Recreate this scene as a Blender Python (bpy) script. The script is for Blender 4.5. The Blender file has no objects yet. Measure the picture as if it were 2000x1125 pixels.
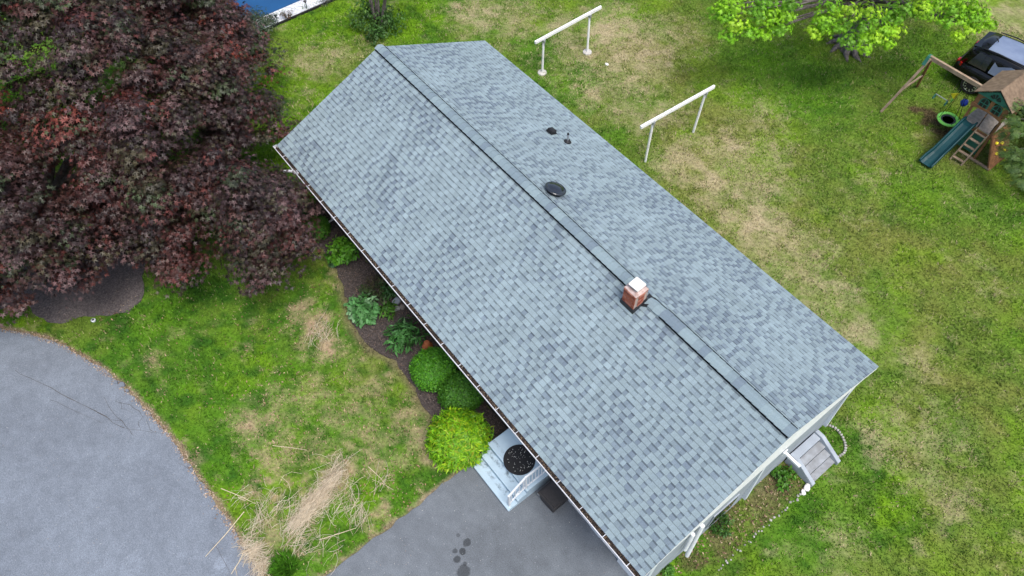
import bpy, bmesh, math, random
import numpy as np
from mathutils import Vector, Matrix

# ------------------------------------------------------------------ camera, sky, sun, exposure
SC = bpy.context.scene
COL = SC.collection
cam_d = bpy.data.cameras.new('camera'); cam = bpy.data.objects.new('camera', cam_d); COL.objects.link(cam)
cam_d.sensor_width = 36.0; cam_d.lens = 25.826; cam_d.clip_start = 0.1; cam_d.clip_end = 1000
YAW, PITCH, ROLL = 2.49359891, 0.976789103, -0.0211306417
_f = Vector((math.cos(YAW)*math.cos(PITCH), math.sin(YAW)*math.cos(PITCH), -math.sin(PITCH)))
_r = Vector((math.sin(YAW), -math.cos(YAW), 0)); _u = _r.cross(_f)
_R = _r*math.cos(ROLL) + _u*math.sin(ROLL); _U = -_r*math.sin(ROLL) + _u*math.cos(ROLL)
cam.matrix_world = Matrix(((_R.x, _U.x, -_f.x, 17.8199), (_R.y, _U.y, -_f.y, -8.4227), (_R.z, _U.z, -_f.z, 19.5632), (0, 0, 0, 1)))
SC.camera = cam

SUN_EL, SUN_DIR = math.radians(66), Vector((0.95, -0.08, 0)).normalized()   # where the veiled sun stands
w = bpy.data.worlds.new('World'); SC.world = w; w.use_nodes = True
nt = w.node_tree; bg = nt.nodes['Background']
sky = nt.nodes.new('ShaderNodeTexSky'); sky.sky_type = 'NISHITA'; sky.sun_disc = False
sky.sun_elevation = SUN_EL; sky.sun_rotation = math.atan2(SUN_DIR.x, SUN_DIR.y); sky.dust_density = 4.0; sky.ozone_density = 1.0
nt.links.new(sky.outputs[0], bg.inputs[0]); bg.inputs[1].default_value = 0.15
sl = bpy.data.lights.new('sun', 'SUN'); sl.energy = 1.5; sl.angle = math.radians(22); sl.color = (1, 0.98, 0.95)
so = bpy.data.objects.new('sun', sl); COL.objects.link(so)
to_sun = Vector((SUN_DIR.x*math.cos(SUN_EL), SUN_DIR.y*math.cos(SUN_EL), math.sin(SUN_EL)))
so.rotation_euler = to_sun.to_track_quat('Z', 'Y').to_euler(); so.location = (0, 0, 40)
SC.view_settings.view_transform = 'Standard'; SC.view_settings.look = 'None'
SC.view_settings.exposure = 0.66; SC.view_settings.gamma = 1.0; SC.view_settings.use_curve_mapping = False
SC.cycles.max_bounces = 5; SC.cycles.diffuse_bounces = 3; SC.cycles.glossy_bounces = 2

rng = np.random.default_rng(7); random.seed(7)
PI = math.pi

# ------------------------------------------------------------------ helpers
def tag(o, label=None, cat=None, group=None, kind=None):
    if label: o['label'] = label
    if cat: o['category'] = cat
    if group: o['group'] = group
    if kind: o['kind'] = kind
    return o
def empty(name, loc=(0, 0, 0), rz=0):
    o = bpy.data.objects.new(name, None); COL.objects.link(o); o.location = loc; o.rotation_euler = (0, 0, rz)
    o.empty_display_size = .2
    return o
def link(name, me, parent=None, mat=None):
    o = bpy.data.objects.new(name, me); COL.objects.link(o)
    if parent: o.parent = parent
    if mat and not me.materials: me.materials.append(mat)
    return o
def copy_tree(o, parent=None):
    c = o.copy(); COL.objects.link(c)
    if parent: c.parent = parent
    for ch in list(o.children): copy_tree(ch, c)
    return c

class MB:
    """collects verts and faces for one mesh"""
    def __init__(s): s.v = []; s.f = []; s.c = []
    def add(s, vs, fs, col=None):
        n = len(s.v); s.v += [tuple(v) for v in vs]; s.f += [tuple(i+n for i in f) for f in fs]; s.c += [col]*len(vs)
    def box(s, c, d, rz=0, m=None, col=None):
        x, y, z = d[0]/2, d[1]/2, d[2]/2
        vs = [Vector(p) for p in ((-x,-y,-z),(x,-y,-z),(x,y,-z),(-x,y,-z),(-x,-y,z),(x,-y,z),(x,y,z),(-x,y,z))]
        if m: vs = [m @ v for v in vs]
        if rz: R = Matrix.Rotation(rz, 3, 'Z'); vs = [R @ v for v in vs]
        s.add([v+Vector(c) for v in vs], [(0,3,2,1),(4,5,6,7),(0,1,5,4),(1,2,6,5),(2,3,7,6),(3,0,4,7)], col)
    def bar(s, a, b, w_, h_, up=(0, 0, 1), col=None):
        a, b = Vector(a), Vector(b); d = (b-a); L = d.length; d.normalize(); up = Vector(up)
        if abs(d.dot(up)) > .98: up = Vector((1, 0, 0))
        sd = d.cross(up).normalized(); u2 = sd.cross(d)
        m = Matrix((d, sd, u2)).transposed()
        s.box((a+b)/2, (L, w_, h_), m=m, col=col)
    def tube(s, pts, r, n=6, cap=True, col=None):
        pts = [Vector(p) for p in pts]; rs = r if isinstance(r, (list, tuple)) else [r]*len(pts)
        vs = []; 
        for i, p in enumerate(pts):
            d = (pts[min(i+1, len(pts)-1)] - pts[max(i-1, 0)]).normalized()
            a = d.cross(Vector((0, 0, 1)) if abs(d.z) < .9 else Vector((1, 0, 0))).normalized(); b = d.cross(a)
            for k in range(n):
                t = 2*PI*k/n; vs.append(p + (a*math.cos(t)+b*math.sin(t))*rs[i])
        fs = [(i*n+k, i*n+(k+1) % n, (i+1)*n+(k+1) % n, (i+1)*n+k) for i in range(len(pts)-1) for k in range(n)]
        if cap: fs += [tuple(range(n))[::-1], tuple((len(pts)-1)*n+k for k in range(n))]
        s.add(vs, fs, col)
    def prism(s, poly, z0, z1, col=None):
        n = len(poly); vs = [(x, y, z0) for x, y in poly] + [(x, y, z1) for x, y in poly]
        s.add(vs, [tuple(range(n))[::-1], tuple(range(n, 2*n))] + [(k, (k+1) % n, n+(k+1) % n, n+k) for k in range(n)], col)
    def extrude(s, prof, a, b, col=None):
        """closed 3D profile swept from offset a to offset b"""
        n = len(prof); a, b = Vector(a), Vector(b); vs = [Vector(p)+a for p in prof]+[Vector(p)+b for p in prof]
        s.add(vs, [tuple(range(n))[::-1], tuple(range(n, 2*n))] + [(k, (k+1) % n, n+(k+1) % n, n+k) for k in range(n)], col)
    def lathe(s, prof, n=24, c=(0, 0, 0), m=None, col=None):
        vs = []; 
        for r, z in prof:
            for k in range(n):
                t = 2*PI*k/n; v = Vector((r*math.cos(t), r*math.sin(t), z)); vs.append((m @ v if m else v)+Vector(c))
        L = len(prof)
        fs = [(i*n+k, i*n+(k+1) % n, (i+1)*n+(k+1) % n, (i+1)*n+k) for i in range(L-1) for k in range(n)]
        fs += [tuple(range(n))[::-1], tuple((L-1)*n+k for k in range(n))]
        s.add(vs, fs, col)
    def loft(s, rings, col=None):
        n = len(rings[0]); vs = [p for r in rings for p in r]
        fs = [(i*n+k, i*n+(k+1) % n, (i+1)*n+(k+1) % n, (i+1)*n+k) for i in range(len(rings)-1) for k in range(n)]
        fs += [tuple(range(n))[::-1], tuple((len(rings)-1)*n+k for k in range(n))]
        s.add(vs, fs, col)
    def mesh(s, name, mat=None, smooth=False, bevel=0, fixn=True):
        me = bpy.data.meshes.new(name); me.from_pydata(s.v, [], s.f)
        if any(c is not None for c in s.c):
            at = me.color_attributes.new('Col', 'FLOAT_COLOR', 'POINT')
            at.data.foreach_set('color', np.array([(c or (1, 1, 1))[:3]+(1,) for c in s.c], np.float32).ravel())
        if fixn or bevel:
            bm = bmesh.new(); bm.from_mesh(me)
            bmesh.ops.recalc_face_normals(bm, faces=bm.faces)
            if bevel: bmesh.ops.bevel(bm, geom=[e for e in bm.edges if len(e.link_faces) == 2 and e.calc_face_angle(0) > .6], offset=bevel, segments=1, affect='EDGES')
            bm.to_mesh(me); bm.free()
        if smooth: me.polygons.foreach_set('use_smooth', [True]*len(me.polygons))
        if mat: me.materials.append(mat)
        me.update(); return me
    def build(s, name, mat, parent=None, **k): return link(name, s.mesh(name, mat, **k), parent)

def np_mesh(name, V, F, mat=None, col=None, smooth=False):
    """V (n,3), F (m,k) same-size polygons"""
    me = bpy.data.meshes.new(name); V = np.asarray(V, np.float32); F = np.asarray(F, np.int32); m, k = F.shape
    me.vertices.add(len(V)); me.vertices.foreach_set('co', V.ravel())
    me.loops.add(m*k); me.loops.foreach_set('vertex_index', F.ravel())
    me.polygons.add(m); me.polygons.foreach_set('loop_start', np.arange(0, m*k, k, dtype=np.int32)); me.polygons.foreach_set('loop_total', np.full(m, k, np.int32))
    if smooth: me.polygons.foreach_set('use_smooth', np.ones(m, bool))
    me.update(calc_edges=True)
    if col is not None:
        at = me.color_attributes.new('Col', 'FLOAT_COLOR', 'POINT')
        c = np.ones((len(V), 4), np.float32); c[:, :3] = col; at.data.foreach_set('color', c.ravel())
    if mat: me.materials.append(mat)
    return me

def vnoise(x, y, s, seed):
    r = np.random.default_rng(seed).random((256, 256)); x = np.asarray(x)/s+1000.3; y = np.asarray(y)/s+1000.7
    xi = np.floor(x).astype(int); yi = np.floor(y).astype(int); fx = x-xi; fy = y-yi
    fx = fx*fx*(3-2*fx); fy = fy*fy*(3-2*fy)
    g = lambda a, b: r[a % 256, b % 256]
    return (g(xi, yi)*(1-fx)+g(xi+1, yi)*fx)*(1-fy)+(g(xi, yi+1)*(1-fx)+g(xi+1, yi+1)*fx)*fy
def fbm(x, y, s, seed, o=4):
    t = 0; a = .5; n = 0
    for i in range(o): t = t+a*vnoise(x, y, s/2**i, seed+i); n += a; a *= .55
    return t/n
def sstep(a, b, x): t = np.clip((x-a)/(b-a), 0, 1); return t*t*(3-2*t)
def inside(poly, x, y):
    x = np.asarray(x); y = np.asarray(y); r = np.zeros(x.shape, bool); n = len(poly)
    for i in range(n):
        (x1, y1), (x2, y2) = poly[i], poly[(i+1) % n]
        if y1 == y2: continue
        c = ((y1 > y) != (y2 > y)) & (x < (x2-x1)*(y-y1)/(y2-y1)+x1); r ^= c
    return r
def pdist(line, x, y, closed=False):
    d = np.full(np.shape(x), 1e9); n = len(line)
    for i in range(n if closed else n-1):
        (x1, y1), (x2, y2) = line[i], line[(i+1) % n]; dx, dy = x2-x1, y2-y1
        t = np.clip(((x-x1)*dx+(y-y1)*dy)/(dx*dx+dy*dy+1e-9), 0, 1); d = np.minimum(d, np.hypot(x-x1-t*dx, y-y1-t*dy))
    return d
def smooth_poly(p, it=2, closed=True):
    for _ in range(it):
        q = []
        n = len(p)
        for i in range(n if closed else n-1):
            a, b = p[i], p[(i+1) % n]; q += [(a[0]*.75+b[0]*.25, a[1]*.75+b[1]*.25), (a[0]*.25+b[0]*.75, a[1]*.25+b[1]*.75)]
        p = q if closed else [p[0]]+q+[p[-1]]
    return p

def leaf_cloud(name, P, N, S, tmpl, faces, col, mat, spin=None):
    """one mesh of many small leaves: P positions, N leaf normals, S sizes, tmpl (k,3) in the XY plane, +Y is the tip"""
    n = len(P); P = np.asarray(P); N = np.asarray(N, float); N /= np.linalg.norm(N, axis=1)[:, None]+1e-9
    h = rng.normal(size=(n, 3)) if spin is None else np.asarray(spin, float)
    T = h-N*(h*N).sum(1)[:, None]; T /= np.linalg.norm(T, axis=1)[:, None]+1e-9
    B = np.cross(T, N)
    tm = np.asarray(tmpl, float); k = len(tm)
    V = P[:, None]+np.asarray(S)[:, None, None]*(tm[None, :, 0:1]*B[:, None]+tm[None, :, 1:2]*T[:, None]+tm[None, :, 2:3]*N[:, None])
    fa = np.asarray(faces); F = (fa[None]+(np.arange(n)*k)[:, None, None]).reshape(-1, fa.shape[1])
    return np_mesh(name, V.reshape(-1, 3), F, mat, np.repeat(col, k, 0))
# leaf outlines
def maple_tmpl(curl=.12):
    tip = [(-.85, .10), (-.72, .62), (0, 1.0), (.72, .62), (.85, .10)]; val = [(-.30, -.18), (-.36, .22), (-.20, .50), (.20, .50), (.36, .22), (.30, -.18)]
    v = [(0, 0, 0)]+[(x*.5, y*.5, -curl*(x*x+y*y)) for x, y in tip]+[(x*.36, y*.42, .01) for x, y in val]
    f = [(0, 6+i+1, 1+i, 6+i) for i in range(5)]
    return v, f
MAPLE_V, MAPLE_F = maple_tmpl()
STAR_V, STAR_F = [], []
for _a, _l, _w in ((-128, .40, .10), (-62, .60, .11), (0, .72, .12), (62, .60, .11), (128, .40, .10)):
    _t = math.radians(_a); _d = (math.sin(_t), math.cos(_t)); _n = len(STAR_V)
    STAR_V += [(_d[0]*.06+_d[1]*_w*1.3, _d[1]*.06-_d[0]*_w*1.3, .01), (_d[0]*_l, _d[1]*_l, -.09), (_d[0]*.06-_d[1]*_w*1.3, _d[1]*.06+_d[0]*_w*1.3, .01)]; STAR_F.append((_n, _n+1, _n+2))
OVAL_V = [(0, 0, 0), (.26, .35, .05), (.2, .72, .02), (0, 1, -.1), (-.2, .72, .02), (-.26, .35, .05)]; OVAL_F = [(0, 1, 2, 3), (0, 3, 4, 5)]
LANCE_V = [(0, 0, 0), (.13, .4, .05), (0, 1, -.12), (-.13, .4, .05)]; LANCE_F = [(0, 1, 2, 3)]

# ------------------------------------------------------------------ materials
def M_(name): m = bpy.data.materials.new(name); m.use_nodes = True; return m, m.node_tree.nodes, m.node_tree.links, m.node_tree.nodes['Principled BSDF']
def mat(name, c1, c2=None, scale=8, rough=.7, bump=0, bscale=None, metal=0, spec=.35, detail=6, contrast=(.35, .65)):
    m, N, L, P = M_(name); P.inputs['Roughness'].default_value = rough; P.inputs['Metallic'].default_value = metal; P.inputs['Specular IOR Level'].default_value = spec
    tc = N.new('ShaderNodeTexCoord'); n = N.new('ShaderNodeTexNoise'); n.inputs['Scale'].default_value = scale; n.inputs['Detail'].default_value = detail
    L.new(tc.outputs['Object'], n.inputs['Vector']); r = N.new('ShaderNodeValToRGB'); L.new(n.outputs['Fac'], r.inputs[0])
    r.color_ramp.elements[0].position, r.color_ramp.elements[1].position = contrast
    c2 = c2 or tuple(v*.8 for v in c1); r.color_ramp.elements[0].color = (*c2, 1); r.color_ramp.elements[1].color = (*c1, 1)
    L.new(r.outputs[0], P.inputs['Base Color'])
    if bump:
        b = N.new('ShaderNodeBump'); b.inputs['Strength'].default_value = bump; b.inputs['Distance'].default_value = .02
        n2 = N.new('ShaderNodeTexNoise'); n2.inputs['Scale'].default_value = bscale or scale*3; n2.inputs['Detail'].default_value = 4
        L.new(tc.outputs['Object'], n2.inputs['Vector']); L.new(n2.outputs['Fac'], b.inputs['Height']); L.new(b.outputs[0], P.inputs['Normal'])
    return m
def mat_col(name, scale=30, amt=.35, rough=.8, bump=.3, spec=.3, transl=0, coarse=0):
    """base colour from the mesh's own colours, broken up by fine noise"""
    m, N, L, P = M_(name); P.inputs['Roughness'].default_value = rough; P.inputs['Specular IOR Level'].default_value = spec
    at = N.new('ShaderNodeVertexColor'); at.layer_name = 'Col'; tc = N.new('ShaderNodeTexCoord')
    n = N.new('ShaderNodeTexNoise'); n.inputs['Scale'].default_value = scale; n.inputs['Detail'].default_value = 5; n.inputs['Roughness'].default_value = .7
    L.new(tc.outputs['Object'], n.inputs['Vector'])
    mr = N.new('ShaderNodeMapRange'); mr.inputs[1].default_value = .25; mr.inputs[2].default_value = .75; mr.inputs[3].default_value = 1-amt; mr.inputs[4].default_value = 1+amt
    L.new(n.outputs['Fac'], mr.inputs[0])
    mx = N.new('ShaderNodeVectorMath'); mx.operation = 'SCALE'; L.new(at.outputs['Color'], mx.inputs[0]); L.new(mr.outputs[0], mx.inputs['Scale'])
    if coarse:
        mp_ = N.new('ShaderNodeMapping'); mp_.inputs['Scale'].default_value = (1.6, .45, .45); L.new(tc.outputs['Object'], mp_.inputs[0])
        n2 = N.new('ShaderNodeTexNoise'); n2.inputs['Scale'].default_value = 1.3; n2.inputs['Detail'].default_value = 6; L.new(mp_.outputs[0], n2.inputs['Vector'])
        m2 = N.new('ShaderNodeMapRange'); m2.inputs[1].default_value = .3; m2.inputs[2].default_value = .7; m2.inputs[3].default_value = 1-coarse; m2.inputs[4].default_value = 1+coarse; L.new(n2.outputs['Fac'], m2.inputs[0])
        mx2 = N.new('ShaderNodeVectorMath'); mx2.operation = 'SCALE'; L.new(mx.outputs[0], mx2.inputs[0]); L.new(m2.outputs[0], mx2.inputs['Scale']); mx = mx2
    L.new(mx.outputs[0], P.inputs['Base Color'])
    if bump:
        b = N.new('ShaderNodeBump'); b.inputs['Strength'].default_value = bump; b.inputs['Distance'].default_value = .02
        L.new(n.outputs['Fac'], b.inputs['Height']); L.new(b.outputs[0], P.inputs['Normal'])
    if transl:
        t = N.new('ShaderNodeBsdfTranslucent'); L.new(mx.outputs[0], t.inputs['Color']); ms = N.new('ShaderNodeMixShader'); ms.inputs[0].default_value = transl
        out = N['Material Output']; L.new(P.outputs[0], ms.inputs[1]); L.new(t.outputs[0], ms.inputs[2]); L.new(ms.outputs[0], out.inputs['Surface'])
    return m
m_lawn = mat_col('lawn_soil', 9, .5, .95, .6, .1)
m_blade = mat_col('grass_blade', 3, .1, .7, 0, .2, .25)
m_leaf = mat_col('leaf', 4, .15, .5, 0, .35, .25)
m_purple = mat_col('purple_leaf', 4, .2, .45, 0, .38, .15)
m_litter = mat_col('litter', 20, .2, .85, 0, .2)
m_shingle = mat_col('asphalt_shingle', 45, .22, .92, .35, .15, coarse=.09)
m_brick = mat_col('brick', 40, .25, .9, .4, .2)
m_stone = mat_col('stone', 15, .25, .85, .5, .25)
m_white = mat('white_paint', (.74, .77, .79), (.64, .67, .70), 3, .55, .05)
m_bright = mat('fresh_white_paint', (.84, .85, .86), (.78, .80, .82), 2, .5, .03)
m_siding = mat('vinyl_siding', (.70, .75, .79), (.60, .65, .70), 2, .5, .05)
m_block = mat('painted_block', (.34, .385, .43), (.28, .315, .355), 2.5, .8, .25, 30)
m_dark = mat('dark_foundation', (.05, .045, .04), (.03, .028, .025), 6, .9, .3, 30)
m_black = mat('black_plastic', (.012, .013, .015), (.02, .02, .022), 12, .45, .05)
m_vent = mat('black_vent_mesh', (.006, .007, .009), (.009, .010, .012), 12, .9, .05, spec=.1)
m_blackdome = mat('black_dome', (.010, .012, .018), (.014, .016, .02), 5, .12, 0, spec=1.0)
m_gutter = mat('gutter_aluminium', (.62, .635, .66), (.50, .51, .53), 4, .4, 0)
m_mortar = mat('mortar', (.42, .33, .29), (.33, .26, .22), 25, .95, .3)
m_chimcap = mat('pale_chimney_cap', (.85, .83, .78), (.76, .73, .68), 10, .7, .2)
m_stoop = mat('painted_concrete', (.42, .54, .62), (.36, .47, .55), 2.2, .75, .12, 40)
m_cstep = mat('worn_concrete', (.31, .335, .36), (.22, .23, .24), 5, .9, .3, 40)
m_matrug = mat('rubber_mat', (.010, .010, .011), (.016, .016, .018), 60, .85, .3, 120)
m_speck = mat('white_speck', (.62, .62, .58), None, 20, .8)
m_bin = mat('grey_brown_plastic', (.036, .033, .033), (.026, .024, .025), 14, .55, .15, 60)
m_navy = mat('navy_panel', (.016, .025, .045), (.011, .018, .03), 6, .5)
m_bark = mat('bark', (.16, .14, .13), (.07, .06, .055), 9, .95, .8, 18)
m_greybark = mat('grey_bark', (.26, .24, .22), (.11, .10, .09), 10, .95, .9, 16)
m_wood = mat('cedar_wood', (.26, .125, .055), (.16, .075, .035), 7, .75, .2, 30)
m_oldwood = mat('weathered_wood', (.36, .27, .19), (.24, .175, .12), 6, .85, .3, 30)
m_roofwood = mat('brown_roof_wood', (.23, .165, .11), (.15, .105, .07), 7, .9, .4, 30)
m_floorwood = mat('grey_deck_wood', (.33, .29, .25), (.22, .19, .16), 9, .85, .3, 30)
m_slide = mat('dark_teal_plastic', (.005, .050, .058), (.004, .042, .048), 3, .42, 0, spec=.3)
m_gplas = mat('green_plastic', (.035, .16, .12), (.025, .12, .09), 5, .5)
m_lime = mat('lime_fabric', (.28, .80, .14), (.22, .68, .10), 12, .6)
m_yellow = mat('yellow_plastic', (.85, .72, .03), (.75, .62, .02), 6, .5)
m_blue = mat('blue_plastic', (.02, .07, .45), (.015, .05, .35), 6, .4)
m_net = mat('grey_net', (.07, .078, .085), (.03, .033, .036), 40, .9, .3)
m_rope = mat('dark_rope', (.02, .02, .022), None, 30, .8)
m_steel = mat('galvanised_steel', (.45, .48, .5), (.36, .38, .4), 20, .4, 0, metal=.6)
m_carpaint = mat('black_car_paint', (.004, .004, .005), (.005, .005, .006), 3, .10, 0, spec=.45)
m_glass = mat('dark_car_glass', (.012, .015, .02), (.016, .02, .026), 2, .05, 0, spec=1.0)
m_roofglass = mat('pale_roof_panel', (.20, .25, .36), (.14, .18, .28), 1.5, .12, 0, spec=.9)
m_red = mat('red_lens', (.60, .015, .015), (.5, .01, .01), 10, .25, 0, spec=.6)
m_tyre = mat('tyre_rubber', (.014, .014, .015), (.02, .02, .02), 20, .8)
m_alloy = mat('alloy_rim', (.62, .63, .66), (.5, .51, .54), 10, .3, 0, metal=.7)
m_water = mat('pool_cover_blue', (.010, .075, .20), (.008, .062, .17), .6, .3, .06, 3, spec=.5)
m_gravel = mat('white_gravel', (.72, .74, .76), (.42, .43, .45), 14, .9, .8, 40)
m_edge = mat('black_edging', (.02, .02, .02), None, 8, .7)
m_straw = mat_col('dry_straw', 8, .15, .85, 0, .2)
m_terra = mat('terracotta', (.42, .13, .05), (.33, .10, .04), 10, .8)

def asphalt(name, c1, c2, stains=()):
    m, N, L, P = M_(name); P.inputs['Roughness'].default_value = .88; P.inputs['Specular IOR Level'].default_value = .3
    tc = N.new('ShaderNodeTexCoord')
    def noise(s, d=5, r=.6):
        n = N.new('ShaderNodeTexNoise'); n.inputs['Scale'].default_value = s; n.inputs['Detail'].default_value = d; n.inputs['Roughness'].default_value = r; L.new(tc.outputs['Object'], n.inputs['Vector']); return n
    a = noise(.45, 6); r = N.new('ShaderNodeValToRGB'); L.new(a.outputs['Fac'], r.inputs[0]); r.color_ramp.elements[0].position = .34; r.color_ramp.elements[1].position = .66
    r.color_ramp.elements[0].color = (*c2, 1); r.color_ramp.elements[1].color = (*c1, 1)
    b = noise(38, 3, .8); mr = N.new('ShaderNodeMapRange'); mr.inputs[1].default_value = .3; mr.inputs[2].default_value = .7; mr.inputs[3].default_value = .62; mr.inputs[4].default_value = 1.38; L.new(b.outputs['Fac'], mr.inputs[0])
    c = noise(3.2, 5); mr2 = N.new('ShaderNodeMapRange'); mr2.inputs[1].default_value = .3; mr2.inputs[2].default_value = .7; mr2.inputs[3].default_value = .88; mr2.inputs[4].default_value = 1.12; L.new(c.outputs['Fac'], mr2.inputs[0])
    mm = N.new('ShaderNodeMath'); mm.operation = 'MULTIPLY'; L.new(mr.outputs[0], mm.inputs[0]); L.new(mr2.outputs[0], mm.inputs[1])
    fac = mm.outputs[0]
    wn = noise(5, 4)
    for (x, y), rad, dark in stains:                          # oil and water stains, each with its own ragged outline
        vd = N.new('ShaderNodeVectorMath'); vd.operation = 'DISTANCE'; L.new(tc.outputs['Object'], vd.inputs[0]); vd.inputs[1].default_value = (x, y, 0.02)
        ad = N.new('ShaderNodeMath'); ad.operation = 'MULTIPLY_ADD'; L.new(wn.outputs['Fac'], ad.inputs[0]); ad.inputs[1].default_value = rad*1.3; L.new(vd.outputs['Value'], ad.inputs[2])
        mp = N.new('ShaderNodeMapRange'); mp.inputs[1].default_value = rad*1.5; mp.inputs[2].default_value = rad*1.75; mp.inputs[3].default_value = dark; mp.inputs[4].default_value = 1; L.new(ad.outputs[0], mp.inputs[0])
        m2 = N.new('ShaderNodeMath'); m2.operation = 'MULTIPLY'; L.new(fac, m2.inputs[0]); L.new(mp.outputs[0], m2.inputs[1]); fac = m2.outputs[0]
    sc = N.new('ShaderNodeVectorMath'); sc.operation = 'SCALE'; L.new(r.outputs[0], sc.inputs[0]); L.new(fac, sc.inputs['Scale']); 
    vo = N.new('ShaderNodeTexVoronoi'); vo.inputs['Scale'].default_value = 7; L.new(tc.outputs['Object'], vo.inputs['Vector'])   # pale stone chips in the mix
    mp = N.new('ShaderNodeMapRange'); mp.inputs[1].default_value = .07; mp.inputs[2].default_value = .11; mp.inputs[3].default_value = .30; mp.inputs[4].default_value = 0; L.new(vo.outputs['Distance'], mp.inputs[0])
    mx = N.new('ShaderNodeMixRGB'); L.new(mp.outputs[0], mx.inputs[0]); L.new(sc.outputs[0], mx.inputs[1]); mx.inputs[2].default_value = (.45, .46, .48, 1)
    L.new(mx.outputs[0], P.inputs['Base Color'])
    bu = N.new('ShaderNodeBump'); bu.inputs['Strength'].default_value = .4; bu.inputs['Distance'].default_value = .01; L.new(b.outputs['Fac'], bu.inputs['Height']); L.new(bu.outputs[0], P.inputs['Normal'])
    return m

# ------------------------------------------------------------------ outlines on the ground (metres)
HL, HW, RISE, EAVE = 16.535, 4.08, 1.731, 3.0                  # house roof: length, half width, rise, eave height
WY0, WY1 = -3.52, 3.66                                         # front and back wall planes
house_poly = [(0.05, WY0), (HL-.05, WY0), (HL-.05, WY1), (0.05, WY1)]
drive_edge = [(-2.90, -15.38), (-1.51, -13.91), (-0.58, -13.10), (0.47, -12.50), (1.66, -11.98), (3.04, -11.57), (4.37, -11.33), (5.53, -11.13), (6.79, -11.09), (8.15, -10.97), (9.28, -10.94), (10.34, -10.89), (11.38, -10.79), (12.57, -10.59)]
drive_edge = smooth_poly(drive_edge, 2, False)
drive_poly = drive_edge+[(12.5, -24), (-12, -24)]
pad_edge = [(11.38, -10.79), (11.27, -10.15), (11.29, -9.57), (11.27, -8.64), (11.28, -7.22), (11.19, -5.82), (11.18, -4.91)]
pad_edge = smooth_poly(pad_edge, 2, False)
pad_poly = pad_edge+[(11.30, -4.6), (11.30, WY0), (HL-.05, WY0), (17.1, -3.9), (18.2, -5.4), (19.6, -9), (20, -24), (12.9, -24), (12.57, -10.59)]
bed_edge = smooth_poly([(-1.42, -4.19), (0.08, -4.59), (1.41, -4.44), (2.98, -4.46), (4.20, -4.71), (5.36, -5.25), (6.35, -5.18), (7.21, -4.81), (8.37, -4.90), (9.35, -4.98), (10.59, -4.87), (11.26, -4.65)], 2, False)
bed_poly = bed_edge+[(11.2, -4.2), (11.2, WY0), (0.6, WY0)]
ring_poly = [(-2.75+r*math.cos(t), -11.05+r*math.sin(t)) for t, r in [(2*PI*k/40, 2.65+.35*math.sin(3*2*PI*k/40+1)+.2*math.sin(7*2*PI*k/40)) for k in range(40)]]
side_bed = [(16.5, -3.2), (16.88, -2.54), (17.30, -1.30), (17.30, 0.28), (17.35, 1.78), (16.62, 1.91), (16.5, 1.9)]
pool_poly = [(-9.3, 3.6), (-9.90, 2.72), (-10.68, -1.09), (-13.4, -3.2), (-17, -1.0), (-14, 7)]

# ------------------------------------------------------------------ lawn colours: patches of lush, olive and dead grass
DEAD = [((0.67, 9.52),3.2,.75),((8.33, 8.73),2.8,.8),((11.33, 7.69),2.0,.7),((14.07, 6.89),1.6,.65),((-3.53, 8.05),2.2,.6),((7.76, -6.67),1.6,.6),((9.31, -5.74),1.0,.7),((18.22, 5.25),1.8,.5),((7.76, 14.88),1.2,.0),
        ((6.56, -8.19),.9,.6),((6.44, -7.28),.8,.5),((8.53, -6.97),.8,.6),((7.67, -7.30),.9,.65),((9.71, -6.69),.7,.65),((7.31, -9.24),.6,.6),((8.64, -5.30),.6,.75),((9.74, -5.69),.5,.75),((8.29, -8.49),.7,.65),((-4.37, 8.14),1.2,.7),((-2.17, 9.18),1.2,.7),((1.53, 9.57),1.6,.8),((4.79, 8.93),1.4,.6),((6.88, 8.95),1.4,.7),((9.21, 8.29),1.4,.8),((12.55, 7.52),1.4,.7),
        ((-4.92, 7.17),1.7,.9),((-3.26, 8.11),1.2,.7),((-0.36, 8.76),1.5,.9),((-0.42, 10.79),2.0,1),((1.70, 10.54),1.9,1),((0.93, 12.46),1.4,.7),((2.01, 7.76),1.3,.85),((2.76, 9.39),1.4,.8),((3.53, 8.26),1.0,.7),
        ((7.76, 9.63),1.5,1),((8.16, 8.13),1.3,.95),((6.66, 7.85),1.2,.8),((10.47, 7.66),1.5,1),((11.76, 8.22),1.2,.7),((12.13, 7.00),1.2,.75),((13.70, 7.36),1.3,.8),((14.94, 6.78),1.0,.8),((1.74, 13.45),1.0,.5),
        ((17.60, 4.22),1.0,.7),((16.94, 7.57),1.1,.5),((19.61, 4.41),1.2,.6),((19.17, 1.27),.9,.6),((9.50, 24.11),2.2,.8),((11.24, 12.76),1.2,.35),((-6.58, 0.56),1.6,.7),((-6.64, 2.31),.9,.5),((-4.93, -1.31),1.0,.5),((7.21, 11.94),1.3,.5),
        ((4.78, -6.12),.8,1.3),((5.60, -6.27),.6,1.2),((3.64, -5.88),.5,.9),((4.25, -6.04),.6,1.2),((6.25, -9.34),.7,.85),((5.89, -8.50),.6,.6),((9.08, -5.77),.8,.8),((9.19, -6.87),.6,.6),((10.39, -5.60),.5,.7),((7.43, -6.30),.55,.5),((7.67, -8.79),.6,.6),
        ((9.55, -9.19),.75,.95),((9.25, -8.22),.5,.9),((9.41, -10.03),.5,.7),((7.64, -5.36),.4,.7),((6.31, -5.79),.35,.7),((2.35, -10.48),.6,.4),((-1.39, -12.51),.6,.9),((9.54, -5.19),.5,.7)]
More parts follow.
